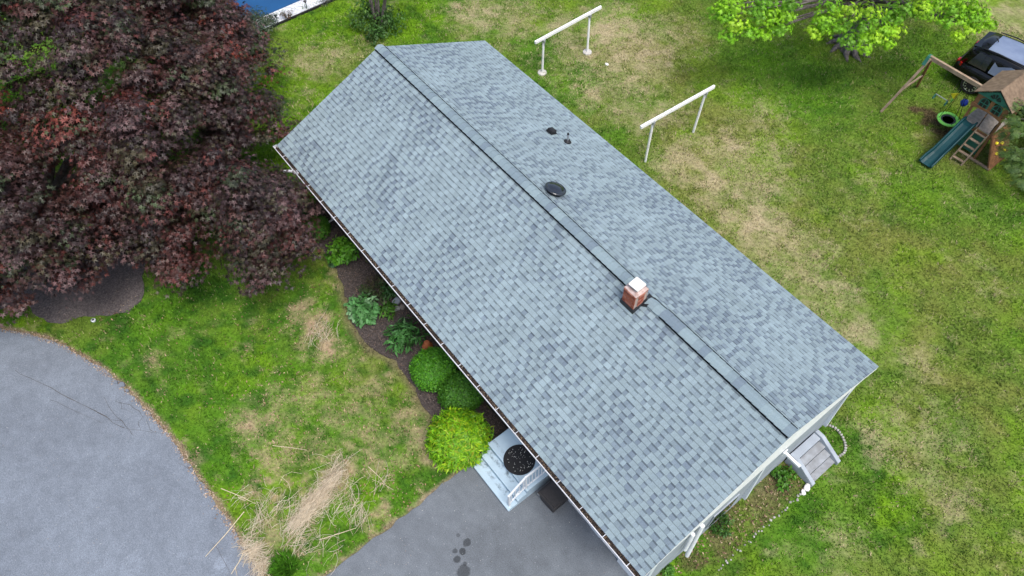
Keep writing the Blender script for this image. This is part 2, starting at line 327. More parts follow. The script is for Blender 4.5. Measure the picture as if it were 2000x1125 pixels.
LUSH = [((-1.42, 7.45),1.2,1),((0.96, 7.89),1.1,1),((1.48, 6.64),.9,.8),((0.30, 6.59),.9,.9),((4.08, 6.95),.6,.8),((2.65, 6.94),.5,.8),((-5.05, -1.92),1.6,.9),((-3.31, -3.72),1.4,1),((-8.51, 1.92),1.5,.8),((-6.21, 6.74),1.2,.6),((-6.15, 4.55),1.2,.6),
        ((0.52, -8.84),1.3,1),((1.46, -10.44),1.3,.9),((1.36, -7.80),1.0,.8),((3.82, -9.48),1.1,.8),((3.79, -10.61),.9,.8),((7.32, -10.19),.5,.9),((10.50, -10.32),.4,.9),((10.75, -8.33),.5,.7),((16.89, 3.33),.8,.9),((17.80, 3.51),1.0,.9),((18.84, 2.55),1.2,.8),
        ((18.52, 0.86),1.0,.6),((18.75, 6.16),1.4,.5),((17.38, 9.55),1.4,.5),((7.13, 15.05),2.6,.9),((4.84, 14.68),1.8,.8),((7.69, 19.22),2.2,.7),((13.10, 13.14),2.0,.5),((11.02, 11.31),1.5,.4),((15.38, 14.51),1.6,.6)]
LIME = [((-5.31, -1.78),2.0),((-3.31, -3.72),1.5),((-8.20, 1.74),2.0),((-6.29, 4.65),1.8),((-8.60, 3.51),2.0),((19.34, 3.19),1.0),((17.40, 4.96),.8),((8.70, 23.12),1.2),((-1.31, -13.02),.8)]
def masks(x, y):
    wx = (fbm(x, y, 1.1, 11)-.5)*1.3; wy = (fbm(x, y, 1.1, 31)-.5)*1.3; fine = (fbm(x, y, .35, 61)-.5)
    d = np.zeros(np.shape(x)); l = np.zeros(np.shape(x))
    for (cx, cy), r, s in DEAD: d = np.maximum(d, s*(1-sstep(.15, 1.35, np.hypot(x+wx-cx, y+wy-cy)/r+fine*.9)))
    for (cx, cy), r, s in LUSH: l = np.maximum(l, s*(1-sstep(.4, 1.3, np.hypot(x+wx-cx, y+wy-cy)/r+fine*.8)))
    return d, l
def lawn_col(x, y, split=False):
    d, l = masks(x, y); x = np.asarray(x, float)
    n = fbm(x, y, 2.6, 101); n2 = fbm(x, y, .55, 131); n3 = vnoise(x, y, .16, 171)
    back = sstep(2.5, 6, y)*sstep(-6, 0, x)                                   # the tired, yellower yard behind the house
    olive = np.array([.180, .205, .046]); green = np.array([.085, .205, .014]); deep = np.array([.036, .112, .011]); lime = np.array([.150, .285, .010])
    tan = np.array([.385, .325, .195]); pinkstraw = np.array([.40, .295, .195])
    t = np.clip(sstep(.3, .75, n)*.6+.40*back+(n2-.5)*.55, 0, 1)[..., None]
    c = green*(1-t)+olive*t
    c = c+(lime-c)*(sstep(.5, .75, fbm(x, y, 1.7, 151))*.6)[..., None]
    lm = np.zeros(np.shape(x))
    for (cx, cy), r in LIME: lm = np.maximum(lm, 1-sstep(.4, 1.3, np.hypot(x-cx, y-cy)/r+(n2-.5)*.8))
    c = c+(green*1.05-c)*(l*.8)[..., None]; c = c+(lime-c)*(lm*.7)[..., None]
    dk = sstep(.52, .70, fbm(x, y, .5, 191, 5))*np.where(y < -4, .85, .65)*(1-.5*back); c = c+(deep-c)*np.clip(dk*(1-.8*d)+l*sstep(.44, .66, n2)*.55, 0, 1)[..., None]
    tuft = sstep(.57, .66, fbm(x, y, .36, 251, 3))*np.where(y < -4, .8, .3)*(1-.5*back); c = c+(deep*1.05-c)*(tuft*.75)[..., None]
    scr = sstep(.54, .74, fbm(x, y, .55, 211))*np.where(y < -4, .40+.35*sstep(4.5, 9, x), .42)*(1-l*.8)*(1-.35*back); mot = sstep(.42, .62, fbm(x, y, .42, 231, 5)); dd = (1-.55*tuft)*np.clip(np.maximum(d*(.55+.45*mot), scr)-.30*sstep(.45, .6, n3)*(1-d*.6), 0, 1)
    front = (y < -4)[..., None]; dc = np.where(front, pinkstraw, tan)
    cg = c; c = c+(dc-c)*dd[..., None]
    dist = np.minimum(pdist(drive_edge, x, y), pdist(pad_edge, x, y)); e = (1-sstep(.03, .16, dist+(n3-.5)*.12))[..., None]
    c = c+(np.array([.30, .235, .16])-c)*e*.9
    eb = (1-sstep(.02, .35, pdist(bed_edge, x, y)+(n2-.5)*.3))[..., None]; c = c+(np.array([.20, .145, .10])-c)*eb*.7
    sb = (inside(side_bed, x, y)*sstep(.36, .62, n2))[..., None]; c = c+(np.array([.13, .10, .055])-c)*sb*.6
    worn = 0
    for (cx, cy), r in (((11.08, 16.64),.55), ((11.94, 16.41),.5), ((10.38, 16.58),.3)):
        worn = np.maximum(worn, 1-sstep(.5, 1.2, np.hypot(x-cx, y-cy)/r+(n3-.5)))
    c = c+(np.array([.115, .075, .045])-c)*(worn*.9 if not np.isscalar(worn) else np.zeros_like(x))[..., None]
    return (c, dd, l, cg, dc+0*c) if split else (c, dd, l)
ring_r = 3.1
def free(x, y):
    """where lawn grass can grow"""
    ok = ~(inside(drive_poly, x, y) | inside(pad_poly, x, y) | inside(house_poly, x, y) | inside(pool_poly, x, y) | inside(bed_poly, x, y))
    return ok
far = [-400, -200, -90, -50, -34]
gx = np.array(far+list(np.arange(-26, 26.01, .13))+[34, 50, 90, 200, 400]); gy = np.array([-400, -200, -90, -50, -30]+list(np.arange(-20, 34.01, .13))+[42, 60, 100, 200, 400])
X, Y = np.meshgrid(gx, gy, indexing='ij'); cx_, dd_, ll_ = lawn_col(X.ravel(), Y.ravel())
Z = (fbm(X, Y, 1.5, 401)-.5)*.05-.012
Vl = np.stack([X.ravel(), Y.ravel(), Z.ravel()], 1); ny = len(gy)
ii, jj = np.meshgrid(np.arange(len(gx)-1), np.arange(ny-1), indexing='ij'); q = (ii*ny+jj).ravel()
Fl = np.stack([q, q+ny, q+ny+1, q+1], 1)
tag(link('lawn', np_mesh('lawn', Vl, Fl, m_lawn, cx_*.85, True)), kind='structure')

# driveway and parking pad: sheets with a broken edge, standing a little over the soil
def ragged(poly, amp, seed, step=.08):
    out = []
    for i in range(len(poly)):
        (x1, y1), (x2, y2) = poly[i], poly[(i+1) % len(poly)]; n = max(1, int(min(math.hypot(x2-x1, y2-y1)/step, 60)))
        for k in range(n):
            t = k/n; x = x1+(x2-x1)*t; y = y1+(y2-y1)*t
            out.append((x+float(vnoise(x, y, .25, seed)-.5)*amp, y+float(vnoise(x, y, .25, seed+1)-.5)*amp))
    return out
b = MB(); b.prism(ragged(drive_poly, .12, 501), -.05, .02)
m_drive = asphalt('driveway_asphalt', (.176, .204, .240), (.142, .164, .194), [((9.33, -11.61), .16, 1.25), ((7.95, -13.46), .3, 1.12)])
tag(b.build('driveway', m_drive, fixn=True), kind='structure')
b = MB(); b.prism(ragged(pad_poly, .10, 521), -.05, .026)
m_pad = asphalt('pad_asphalt', (.144, .162, .180), (.112, .126, .140), [((12.85, -6.31), .10, .42), ((12.97, -6.54), .09, .38), ((13.03, -6.75), .10, .40), ((12.84, -6.68), .07, .5), ((13.39, -6.82), .17, .45), ((13.25, -6.66), .05, .55), ((12.56, -6.38), .06, .6)])
tag(b.build('parking_pad', m_pad, fixn=True), kind='structure')
# flower bed, mulch ring, pool surround
m_mulch = mat('mulch', (.078, .064, .060), (.034, .027, .025), 18, .95, .9, 40)
m_ring = mat('grey_mulch', (.145, .125, .122), (.075, .064, .063), 16, .95, .9, 40)
b = MB(); b.prism(ragged(bed_poly, .22, 541, .14), -.05, .024); tag(b.build('flower_bed', m_mulch), kind='structure')
b = MB(); b.prism(ragged(ring_poly, .22, 561, .16), -.05, .02); tag(b.build('mulch_ring', m_ring), kind='structure')

# ------------------------------------------------------------------ grass blades
def grass(n, x0, x1, y0, y1, hmin, hmax):
    x = rng.uniform(x0, x1, n); y = rng.uniform(y0, y1, n); k = free(x, y) & ~inside(ring_poly, x, y); x, y = x[k], y[k]
    cam_xy = np.array([17.82, -8.42]); v = np.stack([x, y], 1)-cam_xy                # only ground near the photographed yard
    c, d, l, cg, dc = lawn_col(x, y, True)
    dead = rng.random(len(x)) < np.clip(d*1.05, 0, .92); soil = np.abs(c-(cg+(dc-cg)*d[:, None])).sum(1) > .03; c = np.where(soil[:, None], c, np.where(dead[:, None], dc*.95, cg))
    keep = rng.random(len(x)) < (1-.3*d); x, y, c, d, l = x[keep], y[keep], c[keep], d[keep], l[keep]; n = len(x)
    clump = fbm(x, y, .3, 611); h = (hmin+(hmax-hmin)*rng.random(n))*(.6+.9*sstep(.4, .75, clump)+.35*l)*(1-.45*d)
    a = rng.uniform(0, 2*PI, n); lean = rng.uniform(.3, 1.1, n)*h; wd = rng.uniform(.011, .024, n)
    base = np.stack([x, y, np.full(n, -.01)], 1); sd = np.stack([np.cos(a), np.sin(a), np.zeros(n)], 1)*wd[:, None]
    dr = a+PI/2+rng.normal(0, .5, n); tip = base+np.stack([np.cos(dr)*lean, np.sin(dr)*lean, h+.01], 1)
    V = np.stack([base-sd, base+sd, tip], 1).reshape(-1, 3); F = np.arange(3*n).reshape(n, 3)
    cc = c*rng.uniform(.75, 1.6, n)[:, None]; cc = cc+(np.array([.42, .36, .19])-cc)*(rng.random(n) < .05+.1*d)[:, None]*.7
    return np_mesh('grass', V, F, m_blade, np.repeat(cc, 3, 0))
tag(link('grass', grass(820000, -14, 23.5, -17, 24, .03, .075)), 'short patchy lawn grass around the house', 'grass', kind='stuff')

# ------------------------------------------------------------------ the house
house = tag(empty('house', (0, 0, 0)), 'long single-storey house with pale blue-grey shingled gable roof', 'house')
SL = RISE/HW; ANG = math.atan(SL); SLEN = HW/math.cos(ANG)
b = MB(); b.box(((0.05+13.62)/2, WY0+.06, 1.75), (13.57, .12, 2.3)); 
for k in range(11): b.box(((0.05+13.62)/2, WY0-.008, .72+k*.2), (13.57, .016, .185))
b.build('front_wall', m_siding, house)
b = MB(); b.box(((0.05+13.62)/2, WY0+.05, .3), (13.57, .14, .6)); b.build('foundation', m_dark, house)
b = MB(); b.box((HL/2, WY1-.06, 1.45), (HL-.1, .12, 2.9)); 
for k in range(13): b.box((HL/2, WY1+.008, .2+k*.2), (HL-.1, .016, .185))
b.build('back_wall', m_siding, house)
b = MB(); b.box((HL-.13, (WY0+WY1)/2, 1.32), (.16, WY1-WY0-.24, 2.64)); b.build('gable_wall', m_block, house)
b = MB(); b.box((.13, (WY0+WY1)/2, 1.32), (.16, WY1-WY0-.24, 2.64)); b.build('gable_wall', m_siding, house)
# white siding in both gables, board by board
for xs, sgn in ((HL-.035, 1), (.055, -1)):
    n = 12; z0 = 2.66
    for k in range(n):
        za, zb = z0+k*.165, z0+(k+1)*.165-.012
        top = EAVE+RISE-.12
        hwf = lambda z: min(3.66, max(.05, (top-z)/SL))
        if zb > top-.03: break
        bb = MB(); ya, yb = hwf(za), hwf(zb)
        prof = [(xs, -ya if ya < 3.6 else WY0, za), (xs, ya if ya < 3.6 else WY1, za), (xs, yb if yb < 3.6 else WY1, zb), (xs, -yb if yb < 3.6 else WY0, zb)]
        bb.extrude(prof, (-.05*sgn, 0, 0), (.012*sgn, 0, 0)); bb.build('gable_board', m_bright, house)
# garage end of the front wall
b = MB(); b.box((14.72, WY0+.06, 1.45), (.34, .14, 2.9)); b.box((13.68, WY0+.06, 1.45), (.13, .14, 2.9)); b.build('door_pier', m_siding, house)
b = MB(); b.box((16.05, WY0+.04, 1.45), (.86, .18, 2.9)); b.build('corner_wall', m_siding, house)
b = MB(); b.box((14.65, WY0+.05, 2.5), (1.9, .1, .8)); b.build('door_header', m_siding, house)
for xa, xb in ((13.76, 14.54), (14.90, 15.60)):
    d = MB(); d.box(((xa+xb)/2, WY0+.07, 1.05), (xb-xa, .06, 2.1)); dr = d.build('garage_door', m_navy, house)
    xm = (xa+xb)/2; y = WY0+.03
    for p, q_ in (((xa+.02, y, .08), (xm, y, .95)), ((xm, y, .95), (xb-.02, y, .08))):
        s_ = MB(); s_.bar(p, q_, .1, .05, up=(0, 1, 0)); s_.build('brace', m_white, dr)
    for zc, hh in ((.03, .04), (1.0, .10), (2.05, .1)):
        s_ = MB(); s_.box((xm, y-.004, zc), (xb-xa-.02, .05, hh)); s_.build('rail', m_white, dr)
    for xx in (xa+.02, xb-.02):
        s_ = MB(); s_.prism([(xx-.035, y-.03), (xx+.035, y-.03), (xx+.035, y+.02), (xx-.035, y+.02)], .02, 2.1); s_.build('stile', m_white, dr)

# roof deck
rb = MB(); T = .05
prof = [(0, -HW+.01, EAVE-.03), (0, 0, EAVE+RISE-.03), (0, HW-.01, EAVE-.03), (0, HW-.01, EAVE-.12), (0, 0, EAVE+RISE-.14), (0, -HW+.01, EAVE-.12)]
rb.extrude(prof, (.02, 0, 0), (HL-.02, 0, 0)); roof = rb.build('roof', m_dark, house)
for sx, xx in ((1, HL), (-1, 0)):                     # white rake boards along both gables
    for sy in (-1, 1):
        b = MB(); pr_ = [(0, sy*(HW), EAVE-.055), (0, sy*.004, EAVE+RISE-.055), (0, sy*.004, EAVE+RISE-.21), (0, sy*(HW), EAVE-.19)]
        b.extrude(pr_, (xx-.03*sx, 0, 0), (xx+(.004 if sx < 0 else .012)*sx, 0, 0)); b.build('rake_board', m_bright, house)
b = MB(); b.box((HL/2, HW-.012, EAVE-.085), (HL-.08, .03, .11)); b.build('fascia', m_white, house)
b = MB(); b.box((HL/2, -HW+.012, EAVE-.11), (HL-.08, .03, .17)); b.build('fascia', m_white, house)
b = MB(); b.box((HL/2, -(HW+3.52)/2+.02, EAVE-.16), (HL-.12, HW-3.52-.06, .03)); b.box((HL/2, (HW+3.66)/2-.02, EAVE-.16), (HL-.12, HW-3.66-.06, .03)); b.build('soffit', m_white, house)
b = MB(); b.box((HL/2, HW+.008, EAVE-.045), (HL-.02, .030, .010)); b.build('drip_edge', m_gutter, house)

# shingles: 31 courses a side, each tab its own wedge
EXP = SLEN/31
TONES = [(.236,.304,.330),(.213,.276,.304),(.187,.242,.274),(.164,.212,.250),(.140,.180,.220),(.227,.293,.316)]
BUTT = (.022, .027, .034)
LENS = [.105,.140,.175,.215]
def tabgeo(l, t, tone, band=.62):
    # u along the eave, v up the slope, w off the roof; dark asphalt on the cut butt edge, darker granule band with the next course's shadow line painted in
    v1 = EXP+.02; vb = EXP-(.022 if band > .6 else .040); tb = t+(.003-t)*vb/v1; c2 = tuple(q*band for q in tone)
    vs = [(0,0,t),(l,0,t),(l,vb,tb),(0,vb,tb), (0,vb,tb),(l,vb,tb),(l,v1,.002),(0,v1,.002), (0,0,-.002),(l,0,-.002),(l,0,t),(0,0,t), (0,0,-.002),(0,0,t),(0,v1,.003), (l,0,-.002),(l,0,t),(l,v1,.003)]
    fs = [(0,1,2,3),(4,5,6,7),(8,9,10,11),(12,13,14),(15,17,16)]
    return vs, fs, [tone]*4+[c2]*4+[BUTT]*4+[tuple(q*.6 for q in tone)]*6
def rmat(side):
    return Matrix.Translation((0, side*HW, EAVE-.028)) @ Matrix.Rotation(ANG, 4, 'X') if side < 0 else Matrix.Translation((HL, side*HW, EAVE-.028)) @ Matrix.Rotation(PI, 4, 'Z') @ Matrix.Rotation(ANG, 4, 'X')
tabmesh = {}
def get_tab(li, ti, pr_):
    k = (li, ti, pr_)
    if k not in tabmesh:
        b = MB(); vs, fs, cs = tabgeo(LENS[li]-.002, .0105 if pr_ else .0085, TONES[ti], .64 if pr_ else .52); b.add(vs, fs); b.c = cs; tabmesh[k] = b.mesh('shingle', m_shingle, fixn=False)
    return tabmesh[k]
tabs = []
for side in (-1, 1):
    for c in range(31):
        u = -.014-rng.uniform(0, .15); pr_ = rng.random() < .5; last = 0; lt = 0
        while u < HL+.014:
            pr_ = (not pr_) if rng.random() < .84 else pr_
            li = int(rng.choice([0, 1, 2, 3], p=[.05, .42, .40, .13] if pr_ else [.48, .42, .10, 0])); l = LENS[li]
            # slow drifts of darker and paler tabs, as they came out of the bundles
            uu = u if side < 0 else HL-u
            dr = fbm(uu, c*EXP+40*side, 1.3, 701, 3)-.5
            x_ = .37+dr*.50+(-.13 if pr_ else .20)+rng.normal(0, .06)
            ti = 0 if x_ < .22 else 5 if x_ < .33 else 1 if x_ < .48 else 2 if x_ < .58 else 3 if x_ < .72 else 4
            u0, u1 = max(u, -.014), min(u+l, HL+.014)
            if u1-u0 > .006: tabs.append((side, c, u0, u1, li, ti, pr_, u >= 0 and u+l <= HL))
            u += l
camp = Vector((17.82, -8.42, 19.56))
def keyd(t):
    p = rmat(t[0]) @ Vector(((t[2]+t[3])/2, (t[1]+.5)*EXP, 0)); return (p-camp).length-(t[3]-t[2])*8
near = sorted([t for t in tabs if t[0] < 0 and t[7] and t[6]], key=keyd)[:295]; nearset = set(id(t) for t in near)
mb = MB()
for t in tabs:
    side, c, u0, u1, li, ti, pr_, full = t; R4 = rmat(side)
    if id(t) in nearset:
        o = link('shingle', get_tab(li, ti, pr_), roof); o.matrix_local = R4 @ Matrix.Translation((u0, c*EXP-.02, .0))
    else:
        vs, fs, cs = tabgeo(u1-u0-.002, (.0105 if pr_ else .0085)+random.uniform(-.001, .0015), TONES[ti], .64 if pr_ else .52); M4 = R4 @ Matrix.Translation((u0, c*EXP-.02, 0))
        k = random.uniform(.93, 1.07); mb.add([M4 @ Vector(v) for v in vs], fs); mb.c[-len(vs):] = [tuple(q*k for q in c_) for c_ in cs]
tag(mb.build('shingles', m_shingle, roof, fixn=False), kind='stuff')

# chimney straddling the ridge
CX, CY, CWX, CWY = 11.90, -.26, .42, .42; CT = EAVE+2.16
chim = empty('chimney', (0, 0, 0)); chim.parent = house
b = MB(); b.box((CX, CY, (EAVE+1.2+CT-.06)/2), (CWX-.03, CWY-.03, CT-.06-EAVE-1.2)); b.build('mortar_core', m_mortar, chim)
BT = [(.30,.085,.045),(.36,.11,.06),(.25,.075,.045),(.33,.12,.08),(.40,.17,.12),(.22,.07,.05)]
bm_cache = {}
def brick_mesh(l, ti):
    if (l, ti) not in bm_cache:
        b = MB(); b.box((0, 0, 0), (l, .09, .058), col=BT[ti]); bm_cache[(l, ti)] = b.mesh('brick', m_brick, bevel=.004)
    return bm_cache[(l, ti)]
nb = 0
for k in range(10):
    z = CT-.035-k*.07
    for f in range(4):
        hx = CWX/2-.045; a = f*PI/2; off = .0 if (k+f) % 2 else .0
        # two bricks per face, joint shifting course by course
        segs = [(-.2, .0), (.0, .2)] if k % 2 else [(-.2, -.1), (-.1, .1), (.1, .2)]
        for s0, s1 in segs:
            if f % 2: s0, s1 = s0+(.09 if s0 < -.19 else 0), s1-(.09 if s1 > .19 else 0)
            l = round(s1-s0-.012, 3)
            if l < .03: continue
            o = link('brick', brick_mesh(l, random.randrange(6)), chim); c_ = (s0+s1)/2
            ex = .012 if k == 0 else random.uniform(-.002, .003)
            lx, ly = c_, -(hx+ex); o.location = (CX+lx*math.cos(a)-ly*math.sin(a), CY+lx*math.sin(a)+ly*math.cos(a), z); o.rotation_euler = (0, 0, a); nb += 1
b = MB()
n_ = 4; rr = [(.205, CT), (.19, CT+.025), (.13, CT+.055)]
for r_, z_ in rr: pass
b.loft([[(CX+sx*r_, CY+sy*r_, z_) for sx, sy in ((-1,-1),(1,-1),(1,1),(-1,1))] for r_, z_ in [(.205, CT-.002), (.205, CT+.012), (.14, CT+.05)]])
m_crown = mat('pinkish_mortar_crown', (.55, .44, .41), (.36, .25, .22), 14, .95, .4, 40)
b.build('chimney_crown', m_crown, chim)
b = MB(); b.box((CX, CY, CT+.10), (.20, .20, .12)); b.build('flue', m_steel, chim)
b = MB(); b.box((CX-.0, CY+.0, CT+.165), (.30, .30, .05), rz=.06); b.build('chimney_cap', m_chimcap, chim, bevel=.012)
b = MB(); zf = lambda y: EAVE+RISE-SL*abs(y)
for yy0, yy1 in ((CY-CWY/2-.02, CY+CWY/2+.02),):
    b.loft([[(CX-CWX/2-.02, yy0, zf(yy0)-.05), (CX+CWX/2+.02, yy0, zf(yy0)-.05), (CX+CWX/2+.02, yy1, zf(yy1)-.05), (CX-CWX/2-.02, yy1, zf(yy1)-.05)],
            [(CX-CWX/2-.015, yy0+.005, zf(yy0)+.13), (CX+CWX/2+.015, yy0+.005, zf(yy0)+.13), (CX+CWX/2+.015, yy1, zf(0)+.04), (CX-CWX/2-.015, yy1, zf(0)+.04)]])
b.add([(CX+CWX/2, CY+.02, zf(CY+.02)+.035), (CX+CWX/2+.13, CY+.10, zf(.1)+.035), (CX+CWX/2+.13, CY+.40, zf(CY+.4)+.035), (CX+CWX/2-.1, CY+.40, zf(CY+.4)+.035),
       (CX+CWX/2, CY+.02, zf(CY+.02)-.03), (CX+CWX/2+.13, CY+.10, zf(.1)-.03), (CX+CWX/2+.13, CY+.40, zf(CY+.4)-.03), (CX+CWX/2-.1, CY+.40, zf(CY+.4)-.03)], [(0,1,2,3),(0,1,5,4),(1,2,6,5),(2,3,7,6),(3,0,4,7)])
b.build('flashing', m_black, chim)

# ridge: dark vent strip with a run of cap shingles on it, broken by the chimney
def ridge_run(x0, x1, lift):
    b = MB(); h = .048+lift; wv = .148
    prof = [(0, -wv, EAVE+RISE-wv*SL-.03), (0, -wv, EAVE+RISE-wv*SL+h-.052), (0, 0, EAVE+RISE+h-.03), (0, wv+.062, EAVE+RISE-(wv+.062)*SL+h-.035), (0, wv+.062, EAVE+RISE-(wv+.062)*SL-.03), (0, 0, EAVE+RISE-.05)]
    b.extrude(prof, (x0, 0, 0), (x1, 0, 0)); b.build('ridge_vent', m_vent, roof)
    return h
RT = [(.212,.278,.306),(.186,.244,.278),(.238,.31,.334),(.166,.216,.256),(.202,.266,.294)]
caps = {}
def cap_mesh(l, ti):
    if (l, ti) not in caps:
        b = MB(); wv = .146; hi, lo = .034, .010
        def ring(x, up): return [(x, -wv, -wv*SL+up-.012), (x, -.03, -.03*SL+up), (x, .03, -.03*SL+up), (x, wv, -wv*SL+up-.012), (x, wv, -wv*SL+up-.026), (x, 0, up-.03), (x, -wv, -wv*SL+up-.026)]
        b.loft([ring(0, lo), ring(l, hi)], RT[ti]); caps[(l, ti)] = b.mesh('ridge_cap', m_shingle)
    return caps[(l, ti)]
for x0, x1, lift, over in ((0.0, 11.60, .02, 0), (12.62, HL, .02, 0), (12.14, 12.62, -.03, 1)):
    h = ridge_run(x0+.01, x1-.01, lift); n = round((x1-x0)/.203); st = (x1-x0)/n
    for k in range(n):
        o = link('ridge_cap', cap_mesh(round(st+.02, 3), random.choice((0, 0, 1, 2, 2, 3, 4))), roof)
        o.location = (x0+k*st, 0, EAVE+RISE+h-.004)
# roof vents
def onroof(x, y): return Vector((x, y, EAVE+RISE-SL*abs(y)))
nrm = Vector((0, math.sin(ANG), math.cos(ANG))); mt = Matrix.Rotation(-ANG, 3, 'X')
p = onroof(7.93, .58)
fan = empty('attic_vent', p); fan.parent = house
b = MB(); b.lathe([(.24, .0), (.24, .08), (.26, .09)], 28, m=mt); b.build('vent_base', m_black, fan)
b = MB(); b.lathe([(.29, .07), (.305, .085), (.305, .105), (.275, .13), (.268, .112), (.21, .15), (.11, .175), (.01, .18)], 32, m=mt); b.build('vent_dome', m_blackdome, fan, smooth=True)
p = onroof(5.49, 2.54); bv = empty('box_vent', p); bv.parent = house
b = MB(); b.box(mt @ Vector((0, 0, .015)), (.26, .24, .02), m=mt); b.build('vent_flange', m_black, bv)
b = MB(); b.loft([[mt @ Vector((sx*.11, sy*.10, .02)) for sx, sy in ((-1,-1),(1,-1),(1,1),(-1,1))], [mt @ Vector((sx*.105, sy*.095, .10)) for sx, sy in ((-1,-1),(1,-1),(1,1),(-1,1))], [mt @ Vector((sx*.07, sy*.05, .13)) for sx, sy in ((-1,-1),(1,-1),(1,1),(-1,1))]]); b.build('vent_hood', m_black, bv)
p = onroof(6.06, 2.71); pv = empty('vent_pipe', p); pv.parent = house
b = MB(); b.lathe([(.12, .0), (.12, .02), (.05, .07), (.045, .09)], 16, m=mt); b.build('pipe_boot', m_black, pv)
b = MB(); b.tube([(0, 0, 0), (0, 0, .30)], .033, 12); b.build('pipe', m_steel, pv); b = MB(); b.lathe([(.035, .30), (.035, .345), (.015, .347)], 12); b.build('pipe_cap', m_black, pv)

# front gutter, open on top, straps across, old leaves inside
gut = MB(); y0, y1 = -HW-.005, -HW-.135; gz = EAVE-.045
for a, b_ in (((y0+.0, gz-.10), (y1+.03, gz-.10)), ((y1+.03, gz-.10), (y1, gz-.03)), ((y1, gz-.03), (y1, gz+.012)),):
    gut.extrude([(0, a[0], a[1]), (0, b_[0], b_[1]), (0, b_[0]-.004, b_[1]-.012), (0, a[0], a[1]-.012)], (-.06, 0, 0), (HL+.02, 0, 0))
gut.extrude([(0, y1-.008, gz), (0, y1+.012, gz), (0, y1+.012, gz+.014), (0, y1-.008, gz+.014)], (-.06, 0, 0), (HL+.02, 0, 0))
for xx in (-.058, HL+.018): gut.box((xx, (y0+y1)/2, gz-.045), (.006, .12, .11))
gutter = gut.build('gutter', m_gutter, house, fixn=False)
hx = .55
while hx < HL:
    b = MB(); b.box((hx, (y0+y1)/2, gz+.008), (.015, .120, .008)); b.build('hanger', m_gutter, gutter); hx += .78
N = 9000; xs = rng.uniform(0, HL, N); lit = fbm(xs, xs*0, 1.2, 801, 3); xs = xs[rng.random(N) < .35+.9*sstep(.4, .7, lit)]; N = len(xs)
P_ = np.stack([xs, rng.uniform(y1+.055, y0-.02, N), rng.uniform(gz-.078, gz-.045, N)+.02*sstep(.5, .8, fbm(xs, xs*0, .8, 811))], 1)
cc = np.array([(.05,.038,.032),(.12,.085,.055),(.03,.026,.025),(.24,.20,.15),(.07,.05,.04)])[rng.choice(5, N, p=[.35,.15,.3,.06,.14])]*rng.uniform(.7, 1.3, N)[:, None]
tag(link('gutter_debris', leaf_cloud('gutter_debris', P_, rng.normal(0, .5, (N, 3))+[0, 0, 1], rng.uniform(.03, .07, N), OVAL_V, OVAL_F, cc, m_litter), gutter), kind='stuff')
b = MB(); b.box((HL/2, (y0+y1)/2+.01, gz-.088), (HL-.02, .10, .01)); b.build('gutter_silt', m_dark, gutter)
# downspout at the tree end and its elbow lying out over the bed
b = MB(); px_, py_ = 1.45, -HW-.07
b.tube([(px_, py_, gz-.1), (px_, py_+.15, gz-.35), (px_, WY0-.06, gz-.7), (px_, WY0-.06, .3), (px_-.1, WY0-.5, .14), (px_-.2, WY0-1.1, .10)], .045, 8); b.build('downspout', m_gutter, house)
b = MB(); b.tube([(px_-.02, py_-.01, gz-.02), (px_-.25, py_-.12, gz-.03), (px_-.42, py_-.30, gz-.07)], [.05, .045, .04], 8); b.build('gutter_elbow', m_gutter, house)
# gable-end fittings: two white wing panels, a bracket arm and two leaning pipes
for (yy, zz0, zz1, dx) in ((.06, .05, 2.6, .11), (3.36, .05, 2.62, .11)):
    b = MB(); xx = HL-.05
    b.extrude([(xx, yy, zz0+.35), (xx+dx, yy, zz0+.35), (xx+.01, yy, zz1)], (0, -.05, 0), (0, .05, 0)); b.build('wing_panel', m_siding, house)
b = MB(); b.box((HL+.22, .72, 2.52), (.5, .07, .07)); b.box((HL+.005, .72, 2.5), (.03, .16, .2)); b.build('bracket_arm', m_white, house)
b = MB(); b.tube([(HL-.0, -2.15, 2.6), (HL+.08, -2.25, 1.6), (HL+.14, -2.33, .85)], .055, 10); b.build('gable_pipe', m_white, house)
b = MB(); b.tube([(HL-.0, -2.42, 2.5), (HL+.06, -2.5, 1.55)], .05, 10); b.build('gable_pipe', m_white, house)
b = MB(); b.box((HL-.03, -1.05, 1.35), (.03, .9, 1.0)); wf = b.build('basement_window', m_block, house)
b = MB(); b.box((HL-.012, -1.05, 1.35), (.012, .78, .88)); b.build('pane', m_glass, wf)

# ------------------------------------------------------------------ front stoop: two steps and a landing, mat, railing
st = tag(empty('front_stoop', (11.2, WY0, 0)), 'pale blue painted concrete front stoop with two stained steps', 'stoop')
stx0, stx1 = 0.0, 1.70
for nm, ya, yb, z_ in (('step', -1.45, -1.13, .18), ('step', -1.13, -.82, .36), ('landing', -.82, -.01, .54)):
    b = MB(); b.box(((stx0+stx1)/2, (ya+yb)/2, z_/2), (stx1-stx0, yb-ya-.003, z_)); b.build(nm, m_stoop, st, bevel=.012)
    if nm == 'step' or 1:
        b = MB(); b.box(((stx0+stx1)/2, ya+.02, z_-.02), (stx1-stx0+.03, .075, .05)); b.build('nosing', m_stoop, st, bevel=.01)
